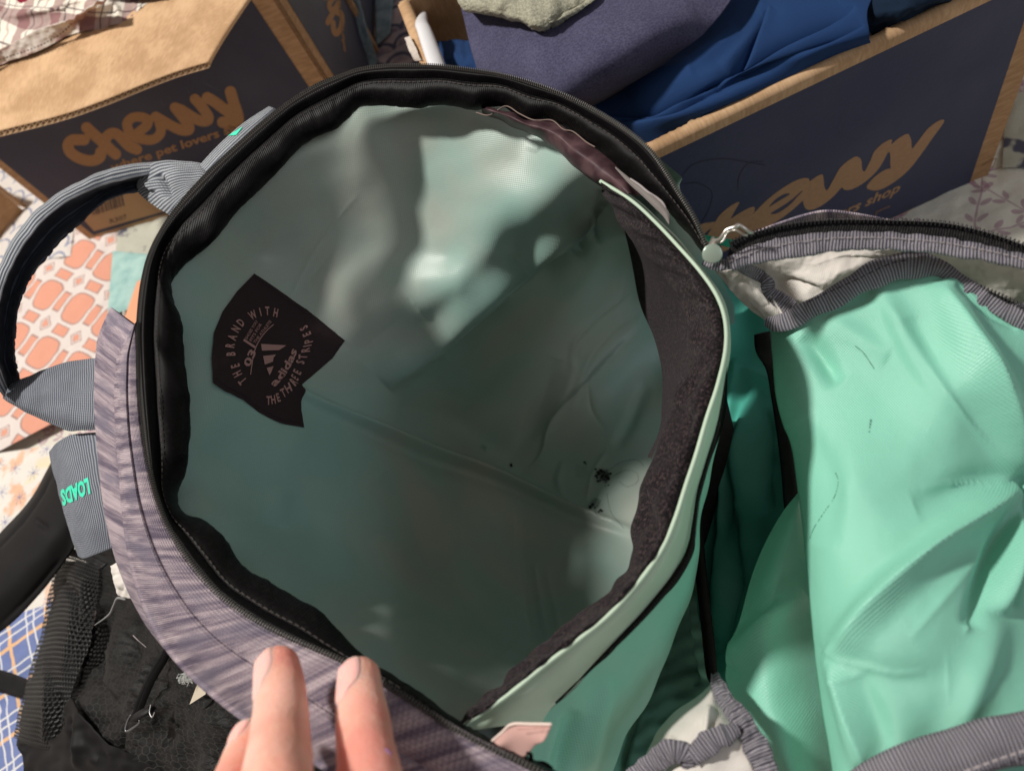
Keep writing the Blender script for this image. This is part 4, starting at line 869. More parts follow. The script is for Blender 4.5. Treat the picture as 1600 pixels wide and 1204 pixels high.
# hidden dark underside of divider reaching towards the bag floor
sheet('divider_wall', [[(a_[0] * .45 + b_[0] * .55, a_[1] * .45 + b_[1] * .55, z_ - .055) for a_, b_, z_ in zip(si_[60::10], pi_[60::10], zp[60::10])], [(a_[0] * .75 + 1200 * .25, a_[1] * .75 + 1220 * .25, .12) for a_ in pi_[60::10]]], MT['fleece'], bp_, 80, 20)
zt = pz(*np.array(piping, float).T)
tube('piping', [(x, y, float(z_) + .0003) for (x, y), z_ in zip(piping, zt)], .0009, MT['pale'], bp_, 8, 260)
# outer mint face of divider
outer_e = [(944, 282), (992, 310), (1030, 343), (1068, 383), (1103, 424), (1128, 462), (1140, 500), (1141, 548), (1133, 602), (1126, 655), (1108, 715), (1092, 770), (1082, 820), (1078, 850), (1066, 885), (1030, 935), (985, 985), (935, 1035), (895, 1075), (862, 1105), (846, 1128)]
rowA = [(x, y, float(z_) - .0004) for (x, y), z_ in zip(piping, zt)]
rowB = [(x * .6 + a_ * .4, y * .6 + b_ * .4, float(z_) - .004) for (x, y), (a_, b_), z_ in zip(piping, outer_e, zt)]
rowC = [(x, y, float(z_) - .022) for (x, y), z_ in zip(outer_e, zt)]
rowD = [(x - 6, y - 2, float(z_) - .05) for (x, y), z_ in zip(outer_e, zt)]
dv = sheet('divider_face', [rowA, rowB, rowC], MT['pale'], bp_, 200, 40, bytarc=False, noise=[(.0005, 110, 3)]); dv['label'] = 'pale mint outer face of the padded divider'
# black slit zipper on the divider
zl = [(1136, 560), (1131, 610), (1122, 660), (1106, 718), (1092, 768), (1085, 815), (1080, 850), (1066, 885), (1030, 932), (985, 982), (935, 1032), (895, 1072), (868, 1098)]
zw = [.0005, .0007, .0008, .0009, .0009, .0011, .0015, .0019, .0017, .0014, .0009, .0003, .0003]
def strip(name, pts, w0, mat_, parent, dz=0, n=160, nv=6, crown=.0006, **k):
    P = cr(np.array([(a_[0], a_[1], a_[2], w_) for a_, w_ in zip(pts, w0)], float), n); X0 = W(P[:, 0], P[:, 1], P[:, 2] + dz); T = np.gradient(X0, axis=0); T /= np.linalg.norm(T, axis=1)[:, None]
    Nn = EYE - X0; Nn /= np.linalg.norm(Nn, axis=1)[:, None]; Sd = np.cross(T, Nn); Sd /= np.linalg.norm(Sd, axis=1)[:, None]; Nn = np.cross(Sd, T)
    G = np.stack([X0 + Sd * P[:, 3:4] * s + Nn * crown * (1 - s * s) for s in np.linspace(-1, 1, nv)]); return grid(name, G, mat_, parent, **k)
zlz = [(x, y, float(pz(x, y)) - .0185) for x, y in zl]
strip('pocket_zipper', zlz, [w_ * .8 for w_ in zw], MT['tape'], bp_, .0015, thick=.0006)
coil('zipper_teeth', W(*np.array([(x + 1.5, y + 3, z_) for x, y, z_ in zlz[:9]]).T)[:, :] + np.array([0, 0, .003]) if False else cr(W(*np.array([(x + 2, y + 1, z_ + .003) for x, y, z_ in zlz[2:10]]).T), 120), MT['coilb'], bp_, .0011, .0004, .0007)
tube('pocket_zipper_end', [(866, 1102, .324), (854, 1118, .322), (846, 1134, .320)], [.0003, .0012, .0012], MT['black'], bp_, 8)
# lower mint panel right of the slit
sheet('mint_panel', [[(1141, 540, .312), (1137, 600, .315), (1130, 650, .318), (1112, 718, .320), (1096, 770, .322), (1088, 830, .322), (1078, 870, .322), (1040, 930, .326), (985, 985, .328), (930, 1040, .328), (880, 1090, .328), (840, 1140, .326), (800, 1240, .32)],
    [(1138, 560, .29), (1134, 610, .29), (1124, 665, .295), (1112, 740, .295), (1098, 800, .300), (1090, 860, .300), (1078, 910, .300), (1050, 975, .300), (1010, 1040, .300), (975, 1095, .300), (935, 1160, .300), (905, 1215, .300), (870, 1290, .300)],
    [(1136, 580, .25), (1130, 620, .25), (1120, 680, .26), (1110, 745, .26), (1098, 805, .262), (1090, 870, .262), (1084, 905, .262), (1068, 960, .262), (1040, 1035, .262), (1008, 1105, .262), (975, 1160, .262), (950, 1215, .262), (920, 1290, .262)]],
    MT['mint'], bp_, 160, 40, noise=[(.0012, 130, 5)], fl=[([(900, 1110), (880, 1180), (870, 1230)], 12, -.005), ([(960, 1060), (930, 1140), (915, 1204)], 14, .004)])
# deep green inside of the front compartment
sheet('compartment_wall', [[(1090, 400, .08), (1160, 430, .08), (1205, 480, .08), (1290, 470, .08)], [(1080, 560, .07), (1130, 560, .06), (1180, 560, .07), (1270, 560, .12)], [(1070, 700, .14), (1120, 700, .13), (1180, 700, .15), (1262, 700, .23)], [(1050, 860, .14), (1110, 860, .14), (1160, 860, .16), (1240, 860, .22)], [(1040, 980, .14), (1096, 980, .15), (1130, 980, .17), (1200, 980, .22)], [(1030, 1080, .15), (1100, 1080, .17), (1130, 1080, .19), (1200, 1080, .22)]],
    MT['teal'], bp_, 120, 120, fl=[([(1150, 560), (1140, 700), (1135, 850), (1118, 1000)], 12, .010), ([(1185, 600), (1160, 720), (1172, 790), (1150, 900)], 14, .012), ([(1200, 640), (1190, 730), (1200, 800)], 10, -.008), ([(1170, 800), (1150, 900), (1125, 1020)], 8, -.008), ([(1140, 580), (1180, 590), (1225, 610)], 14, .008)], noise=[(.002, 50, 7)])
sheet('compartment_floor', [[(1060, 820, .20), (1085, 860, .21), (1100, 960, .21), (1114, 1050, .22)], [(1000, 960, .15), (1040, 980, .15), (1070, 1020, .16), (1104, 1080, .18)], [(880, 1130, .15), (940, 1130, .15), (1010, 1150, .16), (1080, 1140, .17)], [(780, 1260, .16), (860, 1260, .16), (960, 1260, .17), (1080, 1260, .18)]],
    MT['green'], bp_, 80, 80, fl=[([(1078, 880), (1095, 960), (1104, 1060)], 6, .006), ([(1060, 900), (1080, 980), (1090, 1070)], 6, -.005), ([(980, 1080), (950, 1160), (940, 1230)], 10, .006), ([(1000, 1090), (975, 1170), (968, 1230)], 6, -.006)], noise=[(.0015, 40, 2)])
tube('black_seam', [(1088, 800, .215), (1091, 850, .217), (1098, 920, .220), (1106, 990, .225), (1112, 1050, .232), (1118, 1066, .240)], [.003, .0032, .003, .003, .0028, .002], MT['blackn'], bp_, 10)
tube('black_seam', [(1192, 520, .270), (1197, 545, .265), (1206, 575, .258), (1215, 620, .25), (1226, 680, .244), (1234, 740, .240), (1237, 780, .238), (1233, 812, .236)], [.005, .0058, .0034, .0036, .0042, .0045, .0045, .0020], MT['blackn'], bp_, 12, flat=.6)
sheet('compartment_roof', [[(1140, 470, .295), (1185, 490, .30), (1206, 500, .30)], [(1150, 500, .272), (1185, 520, .268), (1212, 560, .266)], [(1170, 540, .26), (1195, 560, .262), (1218, 600, .26)]], MT['blackn'], bp_, 30, 20) if False else None
# second mint layer
sheet('pocket_layer', [[(1246, 768, 0.2680), (1222, 800, 0.2680), (1190, 860, 0.2700), (1165, 930, 0.2730), (1145, 1000, 0.2800), (1134, 1045, 0.2860), (1138, 1072, 0.2900), (1160, 1110, 0.2960), (1190, 1160, 0.3000), (1218, 1215, 0.3030), (1235, 1270, 0.3030)],
    [(1250, 772, 0.2730), (1240, 810, 0.2830), (1222, 870, 0.2860), (1205, 935, 0.2900), (1196, 1000, 0.2980), (1200, 1050, 0.3020), (1206, 1090, 0.3040), (1220, 1130, 0.3060), (1235, 1180, 0.3060), (1250, 1225, 0.3060), (1262, 1270, 0.3060)],
    [(1256, 772, 0.2680), (1266, 820, 0.2780), (1275, 880, 0.2800), (1282, 940, 0.2800), (1290, 1000, 0.2830), (1298, 1050, 0.2860), (1306, 1090, 0.2880), (1312, 1130, 0.2880), (1318, 1180, 0.2880), (1322, 1225, 0.2880), (1325, 1270, 0.2880)]],
    MT['mint'], bp_, 160, 60, fl=[([(1140, 1040), (1180, 980), (1260, 930)], 18, .005), ([(1150, 1010), (1200, 940), (1260, 880)], 18, -.004)], noise=[(.0007, 130, 4)])
# the big turned-out front panel lining
ZF = TP([(1205, 512, .318), (1300, 480, .322), (1412, 432, .330), (1465, 426, .332), (1562, 490, .325), (1650, 510, .32), (1212, 620, .312), (1245, 760, .312), (1262, 900, .314), (1290, 1100, .318), (1300, 1230, .320),
         (1400, 600, .322), (1500, 600, .332), (1600, 600, .318), (1590, 750, .306), (1400, 800, .326), (1500, 900, .326), (1660, 760, .30), (1660, 1000, .306), (1500, 1100, .325), (1600, 1140, .322), (1400, 1180, .325), (1350, 1000, .330), (1320, 760, .326), (1650, 1230, .32), (1450, 1230, .315)], 1e-3)
FF = [([(1594, 756), (1450, 868), (1312, 1018)], 7, .0030, 'v'), ([(1592, 748), (1500, 640), (1392, 478)], 6, .0018, 'v'), ([(1596, 765), (1545, 880), (1505, 990)], 6, .0030, 'v'), ([(1594, 757), (1510, 752), (1440, 762)], 4, .0012, 'v'), ([(1306, 1036), (1330, 1110), (1352, 1195)], 5, .0022, 'v'), ([(1308, 1030), (1390, 1052), (1450, 1050)], 5, .0010, 'v'), ([(1420, 1000), (1470, 940), (1540, 860)], 8, .0010, 'v'), ([(1470, 450), (1520, 560), (1580, 690)], 6, .0020, 'v'),
      ([(1372, 448), (1400, 500), (1455, 580), (1520, 660), (1590, 745)], 20, .0060), ([(1465, 440), (1500, 520), (1560, 640), (1596, 745)], 26, .0110), ([(1420, 500), (1460, 580), (1520, 660), (1590, 750)], 18, -.0055),
      ([(1486, 470), (1530, 560), (1575, 660), (1604, 740)], 9, -.0035, 's'),
      ([(1600, 758), (1520, 808), (1440, 876), (1360, 955), (1302, 1026)], 22, .0080), ([(1598, 770), (1560, 850), (1540, 900), (1512, 980)], 13, -.0080), ([(1600, 768), (1580, 860), (1560, 960)], 14, .0085),
      ([(1640, 752), (1530, 752), (1430, 790)], 20, -.0030), ([(1605, 730), (1594, 850), (1585, 950)], 8, -.005),
      ([(1298, 1010), (1322, 1090), (1345, 1200)], 16, .0050), ([(1330, 1060), (1365, 1120), (1390, 1190)], 24, -.0040), ([(1302, 1030), (1400, 1060), (1480, 1060)], 26, -.0025), ([(1480, 1180), (1520, 1080), (1560, 960)], 26, .0040),
      ([(1255, 525), (1285, 560), (1310, 598)], 15, -.0060), ([(1290, 505), (1330, 525), (1390, 560)], 20, .0028),
      ([(1245, 660), (1290, 740), (1290, 850)], 26, -.0030), ([(1262, 505), (1300, 492), (1370, 470)], 5, .0030, 's'), ([(1490, 445), (1530, 480), (1590, 510)], 8, -.003)]
le = arc([(1203, 505), (1208, 560), (1216, 630), (1236, 700), (1247, 770), (1256, 840), (1262, 900), (1270, 980), (1280, 1050), (1290, 1120), (1298, 1180), (1304, 1260)], 170)[:, :2]
top_l = arc([(1203, 502), (1232, 506), (1262, 496), (1300, 470), (1337, 452), (1375, 437), (1412, 424), (1465, 416), (1487, 431), (1525, 461), (1562, 480), (1610, 497), (1680, 520), (1760, 530)], 210)[:, :2]
u_ = np.linspace(0, 1, 210)[None, :, None]; v_ = np.linspace(0, 1, 170)[:, None, None]
ri = np.stack([np.full(170, 1760.), np.linspace(530, 1300, 170)], 1); bo = np.stack([np.linspace(1304, 1760, 210), np.full(210, 1280.)], 1)
C_ = (1 - v_) * top_l[None] + v_ * bo[None] + (1 - u_) * le[:, None] + u_ * ri[:, None] - ((1 - u_) * (1 - v_) * top_l[0] + u_ * (1 - v_) * top_l[-1] + (1 - u_) * v_ * le[-1] + u_ * v_ * ri[-1])
fx, fy = C_[..., 0], C_[..., 1]
roll = np.exp(-u_[..., 0] * 26) * -.016
FH = folds(fx, fy, FF) + .0005 * wav(fx, fy, 260, 31) + .00008 * wav(fx, fy, 60, 32)
FPL = grid('front_panel_lining', W(fx, fy, ZF(fx, fy) + roll), MT['mint'], bp_, disp=FH, uv=C_ * .00028, thick=.0006)
# scratches on it
def panelpt(px, py, off=.0005): return W(px, py, ZF(px, py)) , folds(px, py, FF) + .0005 * wav(px, py, 260, 31) + .00008 * wav(px, py, 60, 32) + off
def hairline(pts, wd, name, m, parent, ptf, n=40, brk=None):
    P = cr(np.array(pts, float), n); X0 = onto(ptf, P[:, 0], P[:, 1], .00012); Nn = EYE - X0; Nn /= np.linalg.norm(Nn, axis=1)[:, None]
    a = Acc(); rr_ = random.Random(5)
    for i in range(n - 1):
        if brk and rr_.random() < brk: continue
        d = X0[i + 1] - X0[i]; b = np.cross(d, Nn[i]); b /= np.linalg.norm(b) + 1e-9; a.box((X0[i] + X0[i + 1]) / 2, d * .55, b * wd * rr_.uniform(.5, 1.2), Nn[i] * .00008)
    o = a.build(name, m, parent, kind='stuff'); return o
scm = mat('scratch_mark', (.10, .26, .20), .6)
hairline([(1358, 540), (1352, 560), (1362, 576)] if False else [(1336, 540), (1350, 552), (1366, 576)], .00018, 'scratch_mark', scm, bp_, FPL)
hairline([(1361, 655), (1358, 675)], .0003, 'scratch_mark', scm, bp_, FPL, 14, .3); hairline([(1306, 738), (1310, 752), (1304, 776), (1288, 800), (1272, 825), (1264, 846)], .00018, 'scratch_mark', scm, bp_, FPL, 60, .35)
# ---------------------------------------------------------------- top right: zipper of the front panel
zc = [(1141, 379), (1165, 368), (1195, 359), (1228, 352), (1262, 347), (1305, 344), (1354, 344), (1395, 345), (1431, 346), (1465, 348), (1499, 353), (1550, 366), (1600, 383), (1700, 420)]
zcz = [.362 - .016 * i / 13 for i in range(14)]
gt = [(1136, 402), (1165, 388), (1195, 378), (1228, 370), (1262, 365), (1305, 362), (1354, 362), (1395, 363), (1431, 366), (1465, 369), (1499, 374), (1550, 385), (1600, 398), (1700, 435)]
gb = [(1144, 424), (1166, 416), (1196, 409), (1230, 404), (1264, 400), (1302, 393), (1352, 390), (1393, 391), (1429, 393), (1463, 396), (1497, 402), (1549, 410), (1598, 421), (1700, 460)]
sheet('zipper_tape', [[(x, y, z_) for (x, y), z_ in zip(zc, zcz)], [(x, y + 6, z_ - .001) for (x, y), z_ in zip(zc, zcz)], [(x, y + 3, z_ - .002) for (x, y), z_ in zip(gt, zcz)]], MT['tape'], bp_, 260, 10, thick=.0006)
Pz = cr(np.array([(x, y, z_ + .0008) for (x, y), z_ in zip(zc, zcz)]), 300); coil('zipper_teeth', W(Pz[:, 0], Pz[:, 1], Pz[:, 2]), MT['coilb'], bp_, .00155, .0006, .0011)
ptg = sheet('grey_binding', [[(x, y, z_ - .0005) for (x, y), z_ in zip(gt, zcz)], [(x, y, z_ + .0012) for (x, y), z_ in zip(0.7 * np.array(gt) + .3 * np.array(gb), zcz)], [(x, y, z_ + .0006) for (x, y), z_ in zip(.35 * np.array(gt) + .65 * np.array(gb), zcz)], [(x, y, z_ - .001) for (x, y), z_ in zip(gb, zcz)], [(x, y - 2, z_ - .004) for (x, y), z_ in zip(gb, zcz)]], MT['gros'], bp_, 320, 16, noise=[(.0006, 30, 4), (.0003, 9, 5)], bytarc=False)
sp = cr(np.array([(x, y, z_ + .0014) for (x, y), z_ in zip(.68 * np.array(gt) + .32 * np.array(gb), zcz)]), 200); stitches('stitching', W(sp[:, 0], sp[:, 1], sp[:, 2]), None, MT['threadl'], bp_, .0020, .0008, .0002, .0006)
# knit showing behind the zipper
sheet('knit_corner', [[(1170, 368, .322), (1215, 351, .33), (1262, 336, .336), (1296, 331, .338), (1340, 336, .334), (1392, 346, .324)], [(1170, 380, .31), (1215, 366, .315), (1262, 358, .32), (1296, 356, .32), (1340, 356, .32), (1392, 360, .31)]], MT['knit'], bp_, 60, 10, thick=.001)
sheet('mint_edge', [[(1096, 366, .322), (1130, 372, .322), (1160, 376, .322)], [(1100, 376, .318), (1130, 384, .318), (1150, 390, .318)]], MT['lime'], bp_, 12, 4)
# cream canvas between the bindings
sheet('cream_gusset', [[(1128, 428, .318), (1144, 422, .322), (1166, 413, .324), (1230, 400, .326), (1302, 390, .328), (1393, 388, .329), (1463, 393, .329), (1549, 407, .329), (1700, 450, .33)],
    [(1150, 450, .312), (1170, 440, .314), (1205, 430, .316), (1255, 422, .322), (1320, 405, .326), (1400, 396, .324), (1470, 402, .318), (1560, 430, .316), (1700, 480, .32)],
    [(1180, 480, .306), (1200, 468, .306), (1232, 456, .310), (1272, 446, .322), (1330, 420, .328), (1400, 402, .322), (1480, 420, .31), (1565, 455, .306), (1700, 500, .31)],
    [(1204, 506, .300), (1222, 500, .304), (1248, 484, .308), (1285, 464, .316), (1340, 432, .322), (1400, 414, .318), (1482, 432, .308), (1575, 484, .304), (1700, 520, .31)]],
    MT['cream'], bp_, 160, 70, fl=[([(1210, 440), (1250, 445), (1285, 462)], 7, -.005), ([(1200, 455), (1240, 462), (1270, 475)], 6, .004), ([(1260, 418), (1320, 402), (1400, 396)], 9, .003)], noise=[(.0012, 40, 2), (.0004, 14, 3)], thick=.0006)
sheet('cream_wedge', [[(1118, 424, .322), (1140, 422, .323), (1166, 420, .32)], [(1140, 452, .312), (1156, 446, .314), (1180, 442, .312)], [(1170, 482, .304), (1182, 474, .306), (1196, 466, .308)], [(1198, 502, .300), (1206, 500, .30), (1212, 496, .302)]], MT['cream'], bp_, 30, 40, noise=[(.0008, 20, 3)], thick=.0006)
def binding(pts, w0, seed, name='grey_binding', m='gros', scr=.0008, wavl=12, **k):
    """narrow folded tape, pinched and wrinkled"""
    P = cr(np.array([(a_[0], a_[1], a_[2], w_) for a_, w_ in zip(pts, w0)], float), 40 * len(pts) // 2); n = len(P)
    X0 = W(P[:, 0], P[:, 1], P[:, 2]); T = np.gradient(X0, axis=0); T /= np.linalg.norm(T, axis=1)[:, None]
    Nn = EYE - X0; Nn /= np.linalg.norm(Nn, axis=1)[:, None]; Sd = np.cross(T, Nn); Sd /= np.linalg.norm(Sd, axis=1)[:, None]; Nn = np.cross(Sd, T)
    an = np.linspace(-1.9, 1.9, 17); G = []
    h = wav(P[:, 0], P[:, 1], wavl, seed); h2 = wav(P[:, 0], P[:, 1], wavl * 2.2, seed + 1)
    for q in an: G.append(X0 + Sd * (P[:, 3] * (math.sin(q * .83)))[:, None] * (1 + .13 * h2[:, None]) + Nn * (P[:, 3] * .22 * math.cos(q) + scr * (h * math.cos(q * .8) + .6 * wav(P[:, 0] + q * 8, P[:, 1] - q * 5, wavl, seed + 3)))[:, None])
    return grid(name, np.stack(G), MT[m], bp_, **k)
b2 = [(1196, 502, .316), (1216, 505, .318), (1240, 498, .321), (1262, 484, .324), (1300, 467, .328), (1330, 448, .331), (1364, 430, .334), (1401, 417, .336), (1432, 414, .336), (1468, 419, .335), (1492, 435, .332), (1512, 450, .330), (1530, 463, .328), (1550, 474, .327), (1570, 486, .326), (1592, 492, .326), (1650, 510, .325), (1720, 530, .325)]
w2 = [.0022, .0040, .0042, .0044, .0044, .0050, .0054, .0056, .0052, .0036, .0034, .0036, .0036, .0034, .0036, .0046, .005, .005]
binding(b2, w2, 3, scr=.0004, wavl=30)
b3 = [(1150, 410, .340), (1166, 420, .332), (1186, 430, .323), (1198, 440, .322), (1202, 455, .320), (1215, 466, .319), (1232, 478, .319), (1250, 488, .320)]
binding(b3, [.0022, .0026, .0028, .0028, .0030, .0034, .0036, .003], 9, scr=.0006, wavl=10)
tube('cream_edge', [(1204, 462, .319), (1216, 480, .318), (1224, 494, .318)], .0006, MT['cream'], bp_, 6)
P5 = cr(np.array([(1262, 472, .3300), (1300, 454, .334), (1340, 436, .3365), (1372, 420, .3395), (1400, 409, .341), (1425, 406, .3415)]), 80); stitches('stitching', W(P5[:, 0], P5[:, 1], P5[:, 2]), None, MT['dark'], bp_, .0022, .001, .0002, .0008)
# inner black zipper glimpsed at right between gusset and binding
P6 = cr(np.array([(1520, 444, .330), (1550, 456, .330), (1580, 470, .330), (1640, 500, .330)]), 60); coil('zipper_teeth', W(P6[:, 0], P6[:, 1], P6[:, 2]), MT['coilb'], bp_, .0014, .0006, .0011)
sheet('zipper_tape', [[(1470, 412, .322), (1520, 440, .324), (1580, 470, .325), (1650, 500, .325)], [(1476, 424, .322), (1514, 450, .324), (1570, 482, .325), (1640, 512, .325)]], MT['tape'], bp_, 40, 4)
# slider and pull
sl = Acc(); 
body = tube('zipper_slider', [(1112, 402, 0.3620), (1112, 391, 0.3660), (1113, 380, 0.3670), (1113, 373, 0.3650)], [.0026, .0032, .0022, .0012], MT['teeth'], bp_, 14, flat=.55)
ctr = W(1113, 397, .368); nrm = EYE - ctr; nrm /= np.linalg.norm(nrm); t1 = np.cross(nrm, [0, 0, 1.]); t1 /= np.linalg.norm(t1); t2 = np.cross(nrm, t1)
V = []; Fd = []
for k, (rr_, hh) in enumerate(((.0040, -.0006), (.0041, .0002), (.0037, .0004))):
    for j in range(28):
        an = 6.2832 * j / 28; sq = 1 - .12 * max(0, math.sin(an)) ; V.append(ctr + nrm * hh + t1 * rr_ * math.cos(an) * .98 + t2 * rr_ * math.sin(an) * sq)
Fd = [(k * 28 + j, k * 28 + (j + 1) % 28, k * 28 + 28 + (j + 1) % 28, k * 28 + 28 + j) for k in range(2) for j in range(28)] + [tuple(56 + j for j in range(28))]
pd = mesh('zipper_stop_plate', V, Fd, mat('slider_face', (.40, .50, .42), .28, .6, metal=.5), bp_)
tube('zipper_pull', [(1113, 376, 0.3680), (1124, 374, 0.3700), (1131, 365, 0.3720), (1136, 359, 0.3730), (1148, 355, 0.3740), (1154, 352, 0.3740), (1162, 356, 0.3730), (1170, 362, 0.3710), (1176, 364, 0.3690)], [.0007, .0008, .0008, .0008, .0009, .0009, .0008, .0008, .0007], MT['teeth'], bp_, 8, 60)
tube('zipper_pull', [(1116, 380, 0.3660), (1128, 378, 0.3670), (1134, 368, 0.3680), (1139, 362, 0.3690), (1150, 360, 0.3700), (1160, 366, 0.3690), (1168, 368, 0.3680)], .0005, MT['teeth'], bp_, 8, 50)
binding([(1100, 406, .344), (1112, 412, .344), (1128, 414, .343), (1146, 412, .343)], [.0022, .0026, .0024, .0024], 14, scr=.0004)
# pale strip between black binding and divider piping
strip('grey_lining_edge', [(962, 262, 0.3520), (985, 284, 0.3540), (1005, 300, 0.3550), (1025, 318, 0.3550), (1040, 334, 0.3540), (1046, 350, 0.3530)], [.0004, .0011, .0015, .0017, .0015, .0004], mat('grey_lining', weave((.20, .18, .17), .001, .1, .1), .6, .3, bump=.0001), bp_, .002, n=60)
tube('frayed_edge', [(985, 280, 0.3560), (1000, 290, 0.3570), (1012, 300, 0.3575), (1026, 309, 0.3570), (1036, 318, 0.3570), (1041, 330, 0.3560), (1040, 340, 0.3550)], .0006, MT['threadl'], bp_, 6, 120)
# bottom right binding and bottom left pocket
b6 = [(1330, 1245, .318), (1370, 1222, .322), (1410, 1204, .325), (1450, 1190, .327), (1500, 1176, .328), (1550, 1160, .328), (1600, 1152, .328), (1700, 1130, .328)]
strip('grey_binding', b6, [.006, .0066, .007, .0072, .0072, .0072, .0072, .0072], MT['gros'], bp_, .004, n=200, nv=10, crown=.0022, thick=.0005)
sheet('black_edge', [[(1450, 1240, .30), (1520, 1202, .32), (1600, 1176, .325), (1700, 1150, .325)], [(1480, 1300, .29), (1540, 1250, .30), (1620, 1215, .305), (1700, 1200, .305)]], MT['tape'], bp_, 30, 6)
P7 = cr(np.array([(1480, 1216, .334), (1530, 1196, .335), (1600, 1172, .335), (1680, 1150, .335)]), 80); stitches('stitching', W(P7[:, 0], P7[:, 1], P7[:, 2]), None, MT['threadl'], bp_, .002, .0008, .0003, .0012)
sheet('cream_pocket', [[(1110, 1066, 0.2960), (1090, 1088, 0.2960), (1060, 1106, 0.2960), (1035, 1132, 0.2960), (1016, 1165, 0.2960), (1000, 1200, 0.2960), (985, 1260, 0.2960)], [(1116, 1070, 0.3090), (1104, 1105, 0.3190), (1085, 1130, 0.3220), (1070, 1155, 0.3240), (1060, 1185, 0.3240), (1050, 1220, 0.3240), (1045, 1270, 0.3240)], [(1130, 1090, 0.3060), (1150, 1130, 0.3190), (1160, 1160, 0.3240), (1170, 1185, 0.3240), (1180, 1210, 0.3240), (1190, 1240, 0.3240), (1200, 1280, 0.3240)]],
    MT['cream'], bp_, 90, 60, noise=[(.0010, 60, 2)], fl=[([(1110, 1100), (1104, 1140), (1100, 1170)], 5, .003), ([(1040, 1150), (1060, 1170)], 6, -.004)], thick=.0006)
binding([(1117, 1052, 0.3060), (1122, 1070, 0.3120), (1132, 1092, 0.3180), (1148, 1112, 0.3220), (1164, 1136, 0.3240), (1178, 1160, 0.3250), (1190, 1185, 0.3260), (1202, 1215, 0.3260), (1214, 1250, 0.3260)], [0.0016, 0.0027, 0.0034, 0.0037, 0.0038, 0.0040, 0.0041, 0.0041, 0.0041], 21, scr=.0007, wavl=14)
binding([(1152, 1138, 0.3260), (1136, 1146, 0.3280), (1116, 1154, 0.3290), (1098, 1168, 0.3290), (1080, 1184, 0.3280)], [0.0027, 0.0034, 0.0037, 0.0037, 0.0034], 31, scr=.0003)
binding([(1076, 1198, 0.3260), (1072, 1180, 0.3280), (1052, 1172, 0.3280), (1030, 1184, 0.3260), (1006, 1202, 0.3220), (980, 1230, 0.3180)], [0.0022, 0.0037, 0.0040, 0.0037, 0.0037, 0.0037], 35, scr=.0003)
sheet('care_tag', [[(768, 1158, .360), (800, 1131, .366), (862, 1131, .368)], [(775, 1168, .362), (812, 1150, .366), (850, 1156, .368)], [(800, 1176, .360), (816, 1183, .364), (842, 1158, .366)]][:2] + [[(786, 1172, .358), (815, 1184, .362), (838, 1162, .366)]], MT['care'], bp_, 30, 16, thick=.0004)
tube('care_tag_edge', [(768, 1158, .3605), (784, 1144, .3635), (800, 1131, .3665), (830, 1130.5, .3675), (862, 1131, .3685)], .0005, mat('tag_edge', (.85, .70, .62), .7), bp_, 6, 60)
V, Fc = textmesh('MADE IN VIETNAM', .0); L = V[:, 0].max(); q = np.array([808, 1141.]) + V[:, :1] / L * np.array([46, -3.]) + V[:, 1:] * np.array([-1, -5.])
mesh('printed_line', W(q[:, 0], q[:, 1], .3700), Fc, mat('tag_ink', (.35, .16, .14), .8), bp_, smooth=False)
tube('thread_loop', [(818, 1190, .356), (822, 1176, .362), (829, 1178, .364), (832, 1190, .36), (850, 1192, .358), (862, 1200, .356)], .0007, MT['black'], bp_, 6)
# ---------------------------------------------------------------- dirt and hairs inside
LP2 = lambda x, y: liner(x, y)
dm = mat('dirt', (.012, .013, .012), .8)
a = Acc(); rr_ = random.Random(8)
for (cx, cy, sp_, n_) in ((943, 742, 11, 34), (936, 738, 5, 12), (925, 790, 5, 9), (936, 800, 4, 7), (914, 722, 4, 4), (800, 726, 1.5, 2)):
    for i in range(n_):
        x, y = cx + rr_.gauss(0, sp_ * .6), cy + rr_.gauss(0, sp_ * .6); P0, h0 = liner(np.array([x]), np.array([y])); c = P0[0]; n = EYE - c; n /= np.linalg.norm(n); c = c + n * (h0[0] + .0006)
        s = rr_.uniform(.0003, .0010); a.box(c, np.array([s, 0, 0]), np.array([0, s * rr_.uniform(.4, 1), 0]), np.array([0, 0, s * .6]))
o = a.build('dirt_crumbs', dm, None, kind='stuff'); tag(o, 'dark crumbs of dirt caught in the bottom corner of the bag lining', 'dirt')
for i, pts in enumerate([[(950, 735), (970, 722), (995, 718), (1006, 728)], [(955, 745), (975, 735), (994, 738), (996, 752), (980, 760), (968, 752)], [(948, 770), (955, 800), (975, 825)], [(940, 780), (930, 800), (945, 815)]]):
    o = hairline(pts, .00009, 'hair', MT['hair'], None, LIN, 40); 
    del o['kind']; tag(o, ['fine dark hair arching to the right from the larger dirt clump in the bag', 'fine dark hair curled into a loop beside the larger dirt clump', 'fine dark hair running down right from below the larger dirt clump', 'short dark hair curving past the smaller dirt clump in the bag'][i], 'hair', 'hairs inside the bag')
lint = [(630, 165), (640, 172), (636, 182), (700, 168)]
